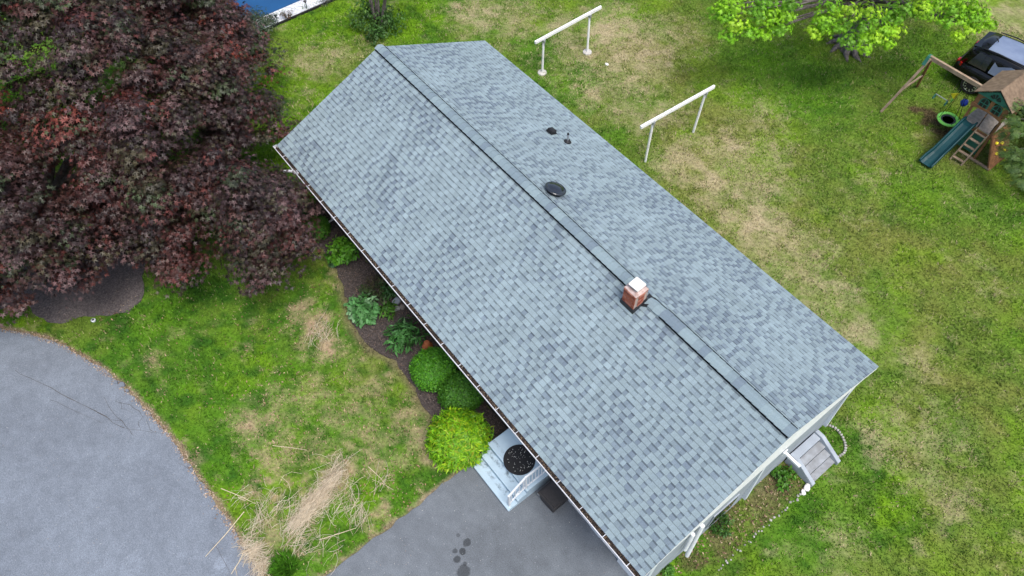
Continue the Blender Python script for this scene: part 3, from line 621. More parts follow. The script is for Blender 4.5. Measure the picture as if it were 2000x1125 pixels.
# dark mildew stains on the treads
m_sta, N_, L_, Pq = M_('mildew_stain'); Pq.inputs['Base Color'].default_value = (.05, .055, .06, 1); Pq.inputs['Roughness'].default_value = .9
tr = N_.new('ShaderNodeBsdfTransparent'); mxs = N_.new('ShaderNodeMixShader'); tcn = N_.new('ShaderNodeTexCoord'); nn = N_.new('ShaderNodeTexNoise'); nn.inputs['Scale'].default_value = 5; nn.inputs['Detail'].default_value = 8; nn.inputs['Roughness'].default_value = .75
L_.new(tcn.outputs['Object'], nn.inputs['Vector']); mpr = N_.new('ShaderNodeMapRange'); mpr.inputs[1].default_value = .50; mpr.inputs[2].default_value = .72; mpr.inputs[3].default_value = 0; mpr.inputs[4].default_value = .75
L_.new(nn.outputs['Fac'], mpr.inputs[0]); L_.new(mpr.outputs[0], mxs.inputs[0]); L_.new(tr.outputs[0], mxs.inputs[1]); L_.new(Pq.outputs[0], mxs.inputs[2]); L_.new(mxs.outputs[0], N_['Material Output'].inputs['Surface'])
for ya, yb, z_ in ((-1.30, -1.14, .1845), (-.98, -.83, .3645), (-.70, -.62, .5445)):
    b = MB(); b.add([(.02, ya, z_), (1.35, ya, z_), (1.35, yb, z_), (.02, yb, z_)], [(0, 1, 2, 3)]); b.build('mildew_stain', m_sta, st, fixn=False)
# railing along the garage side
rl = empty('railing', (1.62, 0, 0)); rl.parent = st
b = MB(); b.bar((0, -1.36, .95), (0, -.80, 1.38), .045, .05); b.bar((0, -.80, 1.38), (0, -.05, 1.38), .045, .05); b.build('top_rail', m_white, rl)
b = MB(); b.bar((0, -1.36, .36), (0, -.80, .68), .035, .035); b.bar((0, -.80, .68), (0, -.05, .68), .035, .035); b.build('bottom_rail', m_white, rl)
for yy, za, zb in ((-1.36, .18, .98), (-.80, .54, 1.42), (-.05, .54, 1.42)):
    b = MB(); b.bar((0, yy, za), (0, yy, zb), .05, .05); b.build('post', m_white, rl)
for k in range(4):
    t = (k+.6)/4.2; yy = -1.36+.56*t; b = MB(); b.bar((0, yy, .36+.32*t), (0, yy, .95+.43*t), .022, .022); b.build('baluster', m_white, rl)
for k in range(6):
    yy = -.80+.75*(k+1)/7; b = MB(); b.bar((0, yy, .68), (0, yy, 1.38), .022, .022); b.build('baluster', m_white, rl)
b = MB(); b.tube([(0, -1.20, .50), (0, -1.05, .75), (0, -.95, .60), (0, -.86, .95)], .012, 6); b.build('scroll', m_white, rl)

# round rubber mat with pale flecks lying on the landing
mt_ = tag(empty('door_mat', (12.10, -3.965, .541)), 'round black rubber mat with pale flecks on the stoop landing', 'door mat')
b = MB(); b.lathe([(.43, 0), (.435, .006), (.42, .014), (.01, .014)], 40); b.build('mat_disc', m_matrug, mt_)
pts = []; b = MB()
for k in range(60):
    r_ = .37*math.sqrt(random.random()); a = random.uniform(0, 2*PI); s_ = random.uniform(.006, .014); b.box((r_*math.cos(a), r_*math.sin(a), .0165), (s_*1.8, s_, .004), rz=random.uniform(0, PI))
tag(b.build('flecks', m_speck, mt_), kind='stuff')

# storage bin on the pad
bn = tag(empty('storage_bin', (13.40, -3.80, .026), .04), 'dark grey-brown lidded storage bin on asphalt beside the stoop', 'storage bin')
b = MB(); b.loft([[(sx*.25, sy*.28, 0) for sx, sy in ((-1,-1),(1,-1),(1,1),(-1,1))], [(sx*.29, sy*.31, .48) for sx, sy in ((-1,-1),(1,-1),(1,1),(-1,1))]]); b.build('bin_body', m_bin, bn, bevel=.02)
b = MB(); b.box((0, 0, .50), (.64, .68, .05)); b.box((0, .01, .535), (.56, .58, .03)); b.build('bin_lid', m_bin, bn, bevel=.015)
b = MB(); b.box((-.27, -.345, .47), (.07, .012, .05)); b.build('latch', m_steel, bn)

# ------------------------------------------------------------------ side steps at the gable end
ss = tag(empty('side_steps', (HL-.04, 2.42, 0)), 'grey concrete side steps between low walls at the gable end', 'steps')
hw_ = .52
b = MB(); b.box((.13, 0, .26), (.22, 2*hw_-.126, .52)); b.build('landing', m_block, ss, bevel=.01)
for k, (xa, xb, z_) in enumerate(((.245, .47, .36), (.475, .70, .23), (.705, .90, .10))):
    b = MB(); b.box(((xa+xb)/2, 0, z_/2), (xb-xa, 2*hw_-.11, z_)); b.build('step', m_cstep, ss, bevel=.012)
for s in (-1, 1):
    b = MB(); L2 = .98 if s > 0 else .95
    b.extrude([(.02, s*hw_, 0), (L2, s*hw_, 0), (L2, s*hw_, .16), (.25, s*hw_, .58), (.02, s*hw_, .58)], (0, -.06, 0), (0, .06, 0)); b.build('side_wall', m_block, ss, bevel=.01)

# ------------------------------------------------------------------ edging stones beside the gable end
def stone(name, loc, sz, col, rz, label, group, cat='stone'):
    bm = bmesh.new(); bmesh.ops.create_icosphere(bm, subdivisions=2, radius=.5)
    sd = random.random()*50
    for v in bm.verts:
        k = 1+.22*math.sin(v.co.x*7+sd)*math.cos(v.co.y*6+sd*2)+random.uniform(-.05, .05); v.co = Vector((max(-.42, min(.42, v.co.x*k))*sz[0]*1.1, max(-.42, min(.42, v.co.y*k))*sz[1]*1.1, max(-.3, min(.36, v.co.z*k))*sz[2]*1.2))
    me = bpy.data.meshes.new(name); bm.to_mesh(me); bm.free()
    at = me.color_attributes.new('Col', 'FLOAT_COLOR', 'POINT'); at.data.foreach_set('color', np.tile(np.array((*col, 1), np.float32), len(me.vertices)))
    o = link(name, me, None, m_stone); o.location = (loc[0], loc[1], sz[2]*.28); o.rotation_euler = (random.uniform(-.1, .1), random.uniform(-.1, .1), rz); return tag(o, label, cat, group)
arc = [(16.52, 3.61), (16.66, 3.71), (16.81, 3.75), (16.95, 3.72), (17.08, 3.67), (17.21, 3.59), (17.32, 3.48), (17.38, 3.34), (17.37, 3.19), (17.33, 3.06)]
arc = smooth_poly(arc, 2, False); cum = [0]
for a, c in zip(arc, arc[1:]): cum.append(cum[-1]+math.dist(a, c))
n = 17; ORD = ['first','second','third','fourth','fifth','sixth','seventh','eighth','ninth','tenth','eleventh','twelfth','thirteenth','fourteenth','fifteenth','sixteenth','seventeenth']
for k in range(n):
    s_ = cum[-1]*(k+.5)/n; i = max(j for j in range(len(cum)-1) if cum[j] <= s_); t = (s_-cum[i])/(cum[i+1]-cum[i]+1e-9)
    a, c = arc[i], arc[i+1]; g_ = random.uniform(.30, .42)
    stone('edging_stone', (a[0]+(c[0]-a[0])*t, a[1]+(c[1]-a[1])*t), (cum[-1]/n*.88, .08, .09), (g_, g_*.98, g_*.90), math.atan2(c[1]-a[1], c[0]-a[0]), ORD[k]+' pale edging block in the curved row, counted from the house wall', 'curved row of edging blocks')
la, lb = np.array((17.40, 1.57)), np.array((17.35, -1.81)); k = 0; t = 0
while t < 1:
    p = la+(lb-la)*t; s_ = random.uniform(.045, .095)*(1-.25*t); g_ = random.uniform(.25, .42)
    stone('white_stone', (p[0]+random.uniform(-.04, .04), p[1]+random.uniform(-.04, .04)), (s_, s_*.8, s_*.7), (g_, g_*.97, g_*.92), random.uniform(0, 3), 'small whitish stone in the straight row edging the gable-side bed', 'straight row of small whitish stones'); t += random.uniform(.020, .045)
for (px_, s_, lb_) in (((17.37, 1.75), .24, 'largest white rock at the foot of the side steps'), ((17.40, 1.57), .17, 'middle white rock of three below the side steps'), ((17.38, 1.89), .14, 'white rock touching the lower end of the steps wall')):
    stone('white_rock', px_, (s_, s_*.7, s_*.6), (.72, .71, .67), random.uniform(0, 3), lb_, 'white rocks below the side steps', 'rock')
for i, (px_, s_, c_, lb_) in enumerate((((5.43, -3.64), .30, (.34, .38, .42), 'largest grey-blue rock in the flower bed under the gutter'), ((5.72, -3.62), .20, (.22, .2, .18), 'brownish rock right of the largest bed rock'), ((5.66, -3.78), .22, (.28, .28, .27), 'flat grey rock below the largest bed rock'), ((5.19, -3.72), .17, (.14, .12, .11), 'dark brown rock left of the largest bed rock'), ((5.18, -3.52), .17, (.36, .38, .4), 'small pale rock above the largest bed rock'), ((5.22, -3.96), .18, (.20, .16, .14), 'brown rock among the hostas'))):
    stone('bed_rock', px_, (s_, s_*.8, s_*.6), c_, random.uniform(0, 3), lb_, 'rocks in the flower bed', 'rock')
stone('white_stone', (1.13, 9.24), (.16, .12, .09), (.75, .74, .70), .4, 'lone white stone on the bare lawn below the clothesline frames', None)
# small white ground lamp in the mulch ring
gl = tag(empty('ground_light', (*(0.08, -11.49), .02)), 'small round white garden light at the edge of the grey mulch', 'garden light')
b = MB(); b.lathe([(.065, 0), (.07, .05), (.045, .07), (.04, .05)], 20); b.build('ring', m_white, gl); b = MB(); b.lathe([(.05, .03), (.045, .062), (.01, .07)], 16); b.build('lens', m_black, gl)

# ------------------------------------------------------------------ clothesline frames
def clothesline(label, feet, tops, ends, concrete):
    t = tag(empty('clothesline_frame', (feet[0][0], feet[0][1], 0)), label, 'clothesline frame', 'white clothesline frames'); o_ = Vector((feet[0][0], feet[0][1], 0))
    for (fx, fy), (tx, ty, tz) in zip(feet, tops):
        b = MB(); b.tube([Vector((fx, fy, -.05))-o_, Vector((tx, ty, tz))-o_], .045, 10); b.build('post', m_chip, t)
        b = MB(); b.box(Vector((tx, ty, tz-.03))-o_, (.14, .10, .12)); b.build('bracket', m_steel, t)
        b = MB(); b.tube([Vector((tx+.07, ty, tz-.02))-o_, Vector((tx+.07, ty, tz-.22))-o_], .012, 6); b.build('hook', m_steel, t)
        if concrete: b = MB(); b.lathe([(.19, -.02), (.18, .03), (.10, .05)], 14, c=Vector((fx, fy, 0))-o_); b.build('footing', m_footing, t)
    b = MB(); b.bar(Vector(ends[0])-o_, Vector(ends[1])-o_, .085, .13); b.build('crossbar', m_chip, t, bevel=.01)
m_chip = mat('chipped_white_paint', (.80, .80, .79), (.50, .49, .46), 9, .7, .2, 40, contrast=(.30, .42))
m_footing = mat('pale_footing', (.52, .50, .46), (.40, .38, .35), 12, .9, .3)
f0, f1 = (-0.14, 6.92), (0.04, 9.16); e0, e1 = (-0.21, 6.57), (-0.07, 9.81); t0, t1 = (-0.16, 6.96), (-0.08, 9.23)
clothesline('white clothesline frame with footed posts farther from the swing set', (f0, f1), ((*t0, 1.53), (*t1, 1.66)), ((*e0, 1.56), (*e1, 1.76)), True)
f0, f1 = (5.94, 6.75), (5.98, 9.18); e0, e1 = (5.90, 6.20), (6.07, 9.60); t0, t1 = (5.94, 6.76), (6.05, 9.21)
clothesline('white clothesline frame with plain posts nearer the swing set', (f0, f1), ((*t0, 1.92), (*t1, 1.95)), ((*e0, 1.96), (*e1, 2.0)), False)

# ------------------------------------------------------------------ trees
def leafy(name, centers, radii, per, size, palette, probs, matl, parent, tmpl=(MAPLE_V, MAPLE_F), flat=.55, up=.9, tips=None, var=.3, droop=None):
    C_ = np.repeat(np.asarray(centers, float), per, 0); Rr = np.repeat(np.asarray(radii, float), per); n = len(C_)
    d = rng.normal(size=(n, 3)); d /= np.linalg.norm(d, axis=1)[:, None]; rad = rng.random(n)**.45
    off = d*rad[:, None]*Rr[:, None]*[1, 1, flat]
    Nn = d*[1, 1, .6]+np.array([0, 0, up])+rng.normal(0, .35, (n, 3))
    pc = np.asarray(palette)[rng.choice(len(palette), len(centers), p=probs)]
    if tips is not None: pc = tips
    col = np.repeat(pc, per, 0)*rng.uniform(1-var, 1+var, n)[:, None]
    sp = d*[1, 1, .2]+rng.normal(0, .5, (n, 3))+[0, 0, -.3]
    me = leaf_cloud(name, C_+off, Nn, rng.uniform(.75, 1.25, n)*size, tmpl[0], tmpl[1], np.clip(col, 0, 1), matl, sp)
    return tag(link(name, me, parent), kind='stuff')

# --- the big purple maple
TX, TY = -2.9, -10.9
maple = tag(empty('purple_maple_tree', (TX, TY, 0)), 'large purple-leaved maple tree over grey mulch beside the driveway', 'tree')
out_px = [(-6.27, -1.83), (-5.03, -2.33), (-3.86, -2.83), (-2.82, -3.20), (-2.04, -3.43), (-1.31, -3.32), (-1.19, -4.11), (-0.66, -4.39), (-0.22, -4.47), (-0.17, -5.23), (0.84, -4.93), (2.30, -4.39), (2.59, -4.81), (2.12, -4.99), (3.47, -5.12), (3.57, -5.60), (3.88, -6.71), (3.42, -7.13), (2.13, -6.92), (1.66, -7.51), (2.31, -8.53), (2.20, -9.10), (1.60, -8.96), (0.89, -9.04), (0.67, -10.23), (1.16, -11.21), (0.96, -11.91), (-0.10, -11.95), (0.36, -12.56), (-0.05, -13.08), (-0.42, -13.82)]
outl = out_px+[(-2.0, -17.2), (-6.5, -18), (-10.5, -15.5), (-12, -10), (-10, -5)]
cxy = np.array([-3.6, -9.6])
def rim(x, y):
    """0 at the middle of the crown, 1 at its outline"""
    d = pdist(outl, x, y, True); ins = inside(outl, x, y); return np.where(ins, d, -d)
Nc = 7600; xs = rng.uniform(-13, 4, Nc); ys = rng.uniform(-19, -1, Nc); dd = rim(xs, ys); k = dd > np.where((rng.random(Nc) < .22) & (ys > -8), -.35, .12); xs, ys, dd = xs[k], ys[k], dd[k]
gap = fbm(xs, ys, 1.5, 901, 3)
dome = 2.35+5.6*np.sqrt(np.clip(1-(1-np.clip(dd/5.2, 0, 1))**2, 0, 1))
lump = fbm(xs, ys, 1.15, 921, 2)
zs = dome*(1+.30*(lump-.5)*2)-rng.exponential(.5, len(xs))-1.3*sstep(.60, .76, gap)
zs = np.maximum(zs, 2.1)
k = ~((gap > .66) & (rng.random(len(xs)) < .85)); 

xs, ys, zs, dd = xs[k], ys[k], zs[k], dd[k]
# the steep flank of the crown needs leaves all the way down
fk = (dd < 2.0) & (xs > -9) & (ys > -15.5); rx_ = np.repeat(xs[fk], 2)+rng.normal(0, .2, 2*fk.sum()); ry_ = np.repeat(ys[fk], 2)+rng.normal(0, .2, 2*fk.sum()); rz_ = 2.15+(np.repeat(zs[fk], 2)-2.15)*rng.random(2*fk.sum()); rd_ = rim(rx_, ry_); kk = (rd_ > .10) & (rng.random(len(rd_)) < .8)
xs = np.concatenate([xs, rx_[kk]]); ys = np.concatenate([ys, ry_[kk]]); zs = np.concatenate([zs, rz_[kk]]); dd = np.concatenate([dd, rd_[kk]])
# gaps where the lawn shows through the boughs
for (ax_, ay_), (bx_, by_), hr in (((-4.98, -9.46), (1.51, -9.16), .30), ((-4.19, -10.00), (2.08, -9.55), .42), ((-2.80, -6.51), (3.07, -7.06), .34), ((-3.63, -5.62), (2.48, -6.42), .30), ((-4.84, -4.59), (1.61, -5.68), .2), ((-4.33, -3.11), (1.98, -4.62), .3), ((-2.58, -3.84), (3.23, -5.15), .3), ((-0.93, -4.31), (4.41, -5.48), .5), ((-1.47, -4.97), (4.02, -5.95), .35), ((1.05, -7.17), (5.83, -7.53), .3), ((1.38, -10.37), (6.06, -9.81), .62), ((1.66, -11.00), (6.26, -10.27), .5), ((1.06, -9.62), (5.83, -9.28), .4)):
    t_ = (zs-2)/5; kk = np.hypot(xs-ax_-(bx_-ax_)*t_, ys-ay_-(by_-ay_)*t_) > hr*1.25+.3*rng.random(len(xs)); xs, ys, zs, dd = xs[kk], ys[kk], zs[kk], dd[kk]
vis = (xs > -9.5) & (ys > -15.5); w_ = np.where(vis, 1, .25); sel = rng.permutation(np.where(rng.random(len(xs)) < w_*np.where(dd < 1.3, 1.0, .85))[0])[:3900]; cen = np.stack([xs[sel], ys[sel], zs[sel]], 1)
pal = np.array([(.060,.027,.023),(.032,.017,.017),(.092,.029,.025),(.044,.037,.019),(.135,.037,.028),(.040,.054,.024),(.22,.047,.030),(.100,.058,.058)])
reg = fbm(cen[:, 0], cen[:, 1], 1.9, 941, 3); grn = sstep(.48, .66, fbm(cen[:, 0], cen[:, 1], 2.2, 961, 3))*sstep(-6.5, -3.5, cen[:, 0])
idx = np.where(rng.random(len(cen)) < np.maximum(grn*.75, .10), rng.choice([3, 5, 1], len(cen)), np.where(reg > .55, rng.choice([0, 2, 4, 7, 6], len(cen), p=[.36, .26, .14, .20, .04]), rng.choice([0, 1, 3, 7, 2], len(cen), p=[.25, .25, .2, .15, .15])))
tips = pal[idx]*rng.uniform(.55, 1.35, (len(cen), 1))
tr_ = MB(); tr_.tube([(TX, TY, -.1), (TX, TY, .25), (TX+.05, TY, 1.1), (TX+.02, TY+.03, 2.2)], [.55, .40, .34, .30], 14)
mains = []
for k in range(11):
    a = 2*PI*k/11+random.uniform(-.2, .2); L = random.uniform(2.8, 4.2); zt = random.uniform(2.7, 3.6)
    p0 = Vector((TX, TY, random.uniform(1.6, 2.4))); p3 = Vector((cxy[0]+math.cos(a)*L, cxy[1]+math.sin(a)*L*1.1, zt)); 
    pts = [p0, p0.lerp(p3, .3)+Vector((0, 0, .9)), p0.lerp(p3, .65)+Vector((0, 0, .6)), p3]; tr_.tube(pts, [.17, .12, .08, .03], 8); mains.append(pts)
allm = np.array([[p.x, p.y, p.z] for m in mains for a, b_ in zip(m, m[1:]) for p in (a.lerp(b_, .33), a.lerp(b_, .67), b_)])
for c in cen[::26]:
    j = np.argmin(((allm-c)**2).sum(1)+rng.random(len(allm))*.8); p = Vector(allm[j]); q_ = Vector(c)-Vector((0, 0, .15))
    if (p-q_).length > 1.9: continue
    md = p.lerp(q_, .5)+Vector((random.uniform(-.2, .2), random.uniform(-.2, .2), random.uniform(.0, .35)))
    tr_.tube([p, md, q_], [.016, .011, .006], 5, cap=False)
trunk = tr_.build('trunk', m_bark, maple, fixn=False); trunk.location = (-TX, -TY, 0)
cr = leafy('crown', cen-[TX, TY, 0], rng.uniform(.32, .55, len(cen))*rng.uniform(.8, 1.7, len(cen)), 70, .145, pal, None, m_purple, maple, tmpl=(STAR_V, STAR_F), tips=tips, flat=.30, up=.9, var=.5)

# --- green maple at the far side of the yard
GX, GY = 6.55, 17.7
gm = tag(empty('green_maple_tree', (GX, GY, 0)), 'bright green maple tree with gnarled base at the back of the yard', 'tree')
gb = MB(); gb.tube([(0, 0, -.1), (0, 0, .15), (.03, 0, .7), (0, .05, 2), (.1, .1, 4), (.1, .1, 7)], [.55, .42, .33, .28, .2, .1], 14)
for k in range(9):
    a = 2*PI*k/9+random.uniform(-.2, .2); gb.tube([(math.cos(a)*.3, math.sin(a)*.3, .28), (math.cos(a)*.62, math.sin(a)*.62, .08), (math.cos(a+.2)*.95, math.sin(a+.2)*.95, -.04)], [.16, .11, .04], 7)
cl = []
def cl_px(pts, h, r): cl.extend([(x-GX, y-GY, hh, rr) for (x, y), hh, rr in zip(pts, h, r)])
low = [((4.44, 11.28),3.6,.42),((4.75, 11.27),3.4,.4),((5.11, 11.39),3.3,.5),((5.59, 11.59),3.1,.4),((5.89, 12.09),3.0,.42),((6.00, 12.46),3.1,.35),((5.82, 12.82),3.4,.5),((5.36, 12.05),3.6,.6),((4.78, 11.57),3.8,.6),((5.96, 13.02),3.8,.4),((5.43, 12.38),3.9,.5),
       ((6.97, 13.41),3.0,.38),((6.99, 13.79),3.3,.5),((7.47, 14.14),3.1,.45),((7.98, 14.16),2.9,.42),((8.47, 14.43),2.8,.38),((8.52, 14.96),3.0,.45),((8.01, 14.60),3.3,.5),((7.32, 14.46),3.6,.55),((6.85, 13.98),3.8,.5),((8.89, 15.17),2.8,.28),((7.80, 15.05),3.7,.6),((8.44, 15.60),3.5,.5),((8.52, 16.16),3.6,.5),
       ((8.85, 16.43),3.8,.45),((9.15, 16.81),3.9,.5),((9.58, 17.24),3.7,.4),((9.98, 17.80),3.4,.4),((10.26, 18.29),3.4,.35),((10.62, 18.48),3.1,.28),((9.96, 18.03),3.7,.45),((9.51, 17.39),4.0,.5),((10.01, 17.52),3.3,.25),((8.54, 15.24),3.2,.35)]
for (p, h, r_) in low:
    for j in range(2 if h > 3.15 else 1): cl.append((p[0]-GX+random.uniform(-.3, .3)*j, p[1]-GY+random.uniform(-.3, .3)*j, h-.35*j, r_))
for k in range(190):                                        # the rest of the crown rises out of the picture
    a = random.uniform(0, 2*PI); ph = math.acos(random.uniform(-.15, 1)); R_ = random.uniform(.75, 1.0)
    x, y, z = math.cos(a)*math.sin(ph)*5.2*R_, math.sin(a)*math.sin(ph)*5.2*R_+1.2, 5.6+math.cos(ph)*4.2*R_
    if y < 2.2 and z < 6.4: continue
    cl.append((x, y, z, random.uniform(.5, .8)))
cl = np.array(cl); 
for x, y, z, r_ in cl[::2]:
    zz = min(max(1.8, z-1.2), 6.5); gb.tube([(0, .05, zz), (x*.5, y*.5, (zz+z)/2+.25), (x, y, z)], [.06, .04, .012], 5, cap=False)
gb.build('trunk', m_bark, gm, fixn=False)
leafy('crown', cl[:, :3], cl[:, 3]*.95, 80, .22, [(.24,.50,.015),(.17,.41,.014),(.35,.60,.025),(.13,.32,.015)], [.35, .3, .2, .15], m_leaf, gm, flat=.55, up=.8, var=.25)

# --- evergreen at the right edge: feathery drooping sprays
EX, EY = (16.12, 17.97)
ev = tag(empty('evergreen_tree', (EX, EY, 0)), 'feathery evergreen tree partly in frame beside the playset tower', 'tree')
eb = MB(); eb.tube([(0, 0, -.1), (0, 0, 3), (0, 0, 6.2)], [.22, .15, .03], 10)
SPR_V = [(0, 0, 0)]; SPR_F = []
for k in range(5):
    t = .18+.16*k
    for s in (-1, 1):
        n = len(SPR_V); L = .36*(1-.5*abs(t-.4)); SPR_V += [(0, t-.03, 0), (s*L, t+.22, -.05), (s*L*.97, t+.25, -.06), (0, t+.05, .01)]; SPR_F.append((n, n+1, n+2, n+3))
ec = []
for k in range(190):
    z = .9+5.2*random.random(); R_ = 2.15*(1-(z/6.6))**.8*random.uniform(.55, 1.05)+.15; a = random.uniform(0, 2*PI); ec.append((math.cos(a)*R_, math.sin(a)*R_, z-.25*R_, .42))
for p, h in (((13.61, 16.03), 2.2), ((13.83, 15.65), 1.9), ((14.00, 15.48), 2.4), ((14.41, 15.56), 1.5), ((14.07, 15.76), 1.3), ((14.75, 15.35), 1.3), ((14.53, 15.50), 1.2), ((13.32, 16.21), 2.5), ((15.07, 15.27), 1.0)): ec.append((p[0]-EX, p[1]-EY, h, .36))
ec = np.array(ec)
for x, y, z, r_ in ec: eb.tube([(0, 0, z+.2), (x*.6, y*.6, z+.2), (x, y, z)], [.04, .025, .01], 5, cap=False)
eb.build('trunk', m_bark, ev, fixn=False)
per = 80; n = len(ec)*per; Cc = np.repeat(ec[:, :3], per, 0); d = rng.normal(size=(n, 3)); d /= np.linalg.norm(d, axis=1)[:, None]
outw = Cc*[1, 1, 0]; outw /= np.linalg.norm(outw, axis=1)[:, None]+1e-6
cc = np.array([(.075,.145,.030),(.10,.185,.035),(.05,.105,.026),(.15,.23,.05)])[rng.choice(4, n, p=[.4,.3,.2,.1])]*rng.uniform(.7, 1.3, n)[:, None]
tag(link('crown', leaf_cloud('crown', Cc+d*np.repeat(ec[:, 3], per)[:, None]*[1, 1, .5]*rng.random(n)[:, None]**.5, d*.6+[0, 0, .8], rng.uniform(.13, .24, n), SPR_V, SPR_F, cc, m_leaf, outw+rng.normal(0, .4, (n, 3))-[0, 0, .25]), ev), kind='stuff')

# ------------------------------------------------------------------ shrubs and bed plants
def ball_shrub(name, label, cat, xy, r, hgt, nleaf, size, pal, probs, tmpl, core, group=None, lump=.06, up=.3, seed=0, stick=.4):
    t = tag(empty(name, (xy[0], xy[1], 0)), label, cat, group)
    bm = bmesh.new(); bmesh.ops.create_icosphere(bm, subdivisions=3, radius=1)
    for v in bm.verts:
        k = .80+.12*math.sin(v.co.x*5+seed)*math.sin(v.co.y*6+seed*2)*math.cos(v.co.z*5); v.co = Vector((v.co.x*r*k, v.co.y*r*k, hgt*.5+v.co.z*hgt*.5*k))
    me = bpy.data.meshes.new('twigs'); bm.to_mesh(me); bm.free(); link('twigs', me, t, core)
    d = rng.normal(size=(nleaf, 3)); d /= np.linalg.norm(d, axis=1)[:, None]; d[:, 2] = np.where(d[:, 2] < -.5, -d[:, 2], d[:, 2])
    k = 1+lump*2*(fbm(d[:, 0]*2+d[:, 2]+9*seed, d[:, 1]*2-d[:, 2], .55, 1001+seed, 3)-.5)*2
    P_ = d*[r, r, hgt*.5]*(k*rng.uniform(.80, 1.03, nleaf))[:, None]+[0, 0, hgt*.5]
    col = np.asarray(pal)[rng.choice(len(pal), nleaf, p=probs)]*rng.uniform(.75, 1.25, nleaf)[:, None]
    sp = d*stick+rng.normal(0, .6, (nleaf, 3))+[0, 0, .3]
    tag(link('leaves', leaf_cloud('leaves', P_, d+[0, 0, up]+rng.normal(0, .45, (nleaf, 3)), rng.uniform(.7, 1.3, nleaf)*size, tmpl[0], tmpl[1], col, m_leaf, sp), t), kind='stuff')
    return t
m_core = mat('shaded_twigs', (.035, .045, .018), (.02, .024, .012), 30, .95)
OV, LA = (OVAL_V, OVAL_F), (LANCE_V, LANCE_F)
ball_shrub('boxwood', 'brighter green clipped boxwood ball touching the gutter line', 'shrub', (8.38, -4.19), .68, 1.0, 9500, .062, [(.07,.25,.012),(.05,.19,.010),(.11,.32,.016)], [.45, .35, .2], OV, m_core, 'clipped boxwood balls', seed=1)
ball_shrub('boxwood', 'darker clipped boxwood ball behind the yellow-green bush', 'shrub', (9.47, -4.01), .66, .95, 9000, .062, [(.052,.175,.012),(.038,.13,.010),(.08,.23,.016)], [.45, .35, .2], OV, m_core, 'clipped boxwood balls', seed=2, lump=.09)
ball_shrub('yellow_bush', 'round yellow-green leafy bush beside the stoop steps', 'shrub', (10.59, -4.90), .84, 1.05, 5200, .15, [(.20,.42,.008),(.14,.35,.008),(.33,.50,.016),(.09,.25,.008),(.28,.34,.02)], [.36, .3, .18, .11, .05], LA, m_core, None, seed=3, lump=.12, up=.6, stick=.9)
ball_shrub('green_mound', 'bright green fine-leaved mound at the tree end of the bed', 'shrub', (1.42, -4.28), .50, .65, 5200, .065, [(.065,.20,.015),(.045,.15,.012),(.10,.25,.02)], [.45, .35, .2], OV, m_core, None, seed=4, lump=.15)
def loose_plant(name, label, xy, r, hgt, n, size, pal, probs, tmpl, up=.7, cat='plant', group=None, stems=14, flat=.6, nclump=14):
    t = tag(empty(name, (xy[0], xy[1], 0)), label, cat, group); sb = MB(); cen_ = []
    for k in range(nclump):
        a = random.uniform(0, 2*PI); q_ = math.sqrt(random.random())*r*.85; z = hgt*(.45+.55*(1-(q_/r)**2))*random.uniform(.7, 1); cen_.append((math.cos(a)*q_, math.sin(a)*q_, z))
        sb.tube([(math.cos(a)*.04, math.sin(a)*.04, 0), (math.cos(a)*q_*.6, math.sin(a)*q_*.6, z*.6), cen_[-1]], [.012, .009, .004], 5, cap=False)
    sb.build('stems', m_bark, t, fixn=False)
    leafy('leaves', cen_, [r*.38]*nclump, max(4, n//nclump), size, pal, probs, m_leaf, t, tmpl=tmpl, flat=flat, up=up, var=.28); return t
G1 = [(.075,.21,.022),(.055,.165,.018),(.11,.27,.03)]; PR = [.45, .35, .2]
loose_plant('bed_plant', 'small dark broad-leaved plant at the far end of the bed', (0.27, -4.34), .34, .45, 260, .15, [(.035,.11,.03),(.05,.14,.04),(.03,.08,.02)], PR, OV)
loose_plant('bed_plant', 'loose bright green bush third along the flower bed', (2.85, -3.98), .55, .7, 900, .13, [(.09,.27,.014),(.065,.21,.012),(.14,.34,.02)], PR, OV, nclump=18)
loose_plant('bed_plant', 'low tangled dark green weeds under the gutter mid bed', (4.74, -3.94), .55, .4, 800, .11, [(.045,.115,.02),(.06,.09,.03),(.10,.09,.045)], PR, LA, nclump=20)
loose_plant('bed_plant', 'dark green plant between the weeds and the bed rocks', (4.96, -3.56), .36, .45, 330, .16, [(.04,.13,.03),(.035,.10,.025),(.06,.16,.04)], PR, LA)
loose_plant('hosta', 'grey-green large-leaved hosta clump on the bed edge', (5.14, -4.69), .50, .5, 650, .17, [(.10,.27,.085),(.075,.22,.06),(.19,.35,.17)], PR, OV, nclump=18)
loose_plant('bed_plant', 'small leafy plant left of the bed rocks', (5.61, -4.06), .28, .35, 200, .17, G1, PR, LA)
loose_plant('peony', 'peony with long dark green leaves near the boxwoods', (6.85, -4.25), .58, .65, 560, .22, [(.065,.21,.045),(.048,.16,.032),(.10,.26,.08)], PR, LA, nclump=20)
loose_plant('bed_plant', 'tiny pale sprout at the bed edge', (2.97, -4.49), .14, .2, 60, .12, [(.09,.2,.08),(.06,.16,.05),(.1,.22,.1)], PR, OV, nclump=5)
loose_plant('weed_patch', 'bright green weeds beside the side steps wall', (16.78, 1.46), .32, .25, 240, .11, [(.06,.19,.012),(.045,.14,.01),(.09,.24,.02)], PR, OV, nclump=12)
loose_plant('weed_patch', 'dark green weeds against the gable wall near the pipes', (16.58, -0.83), .33, .3, 260, .09, [(.04,.12,.015),(.03,.09,.01),(.07,.16,.02)], PR, OV, nclump=12)
loose_plant('weed_patch', 'small weed tuft at the lowest gable corner', (16.53, -2.76), .2, .3, 130, .10, G1, PR, OV, nclump=8)
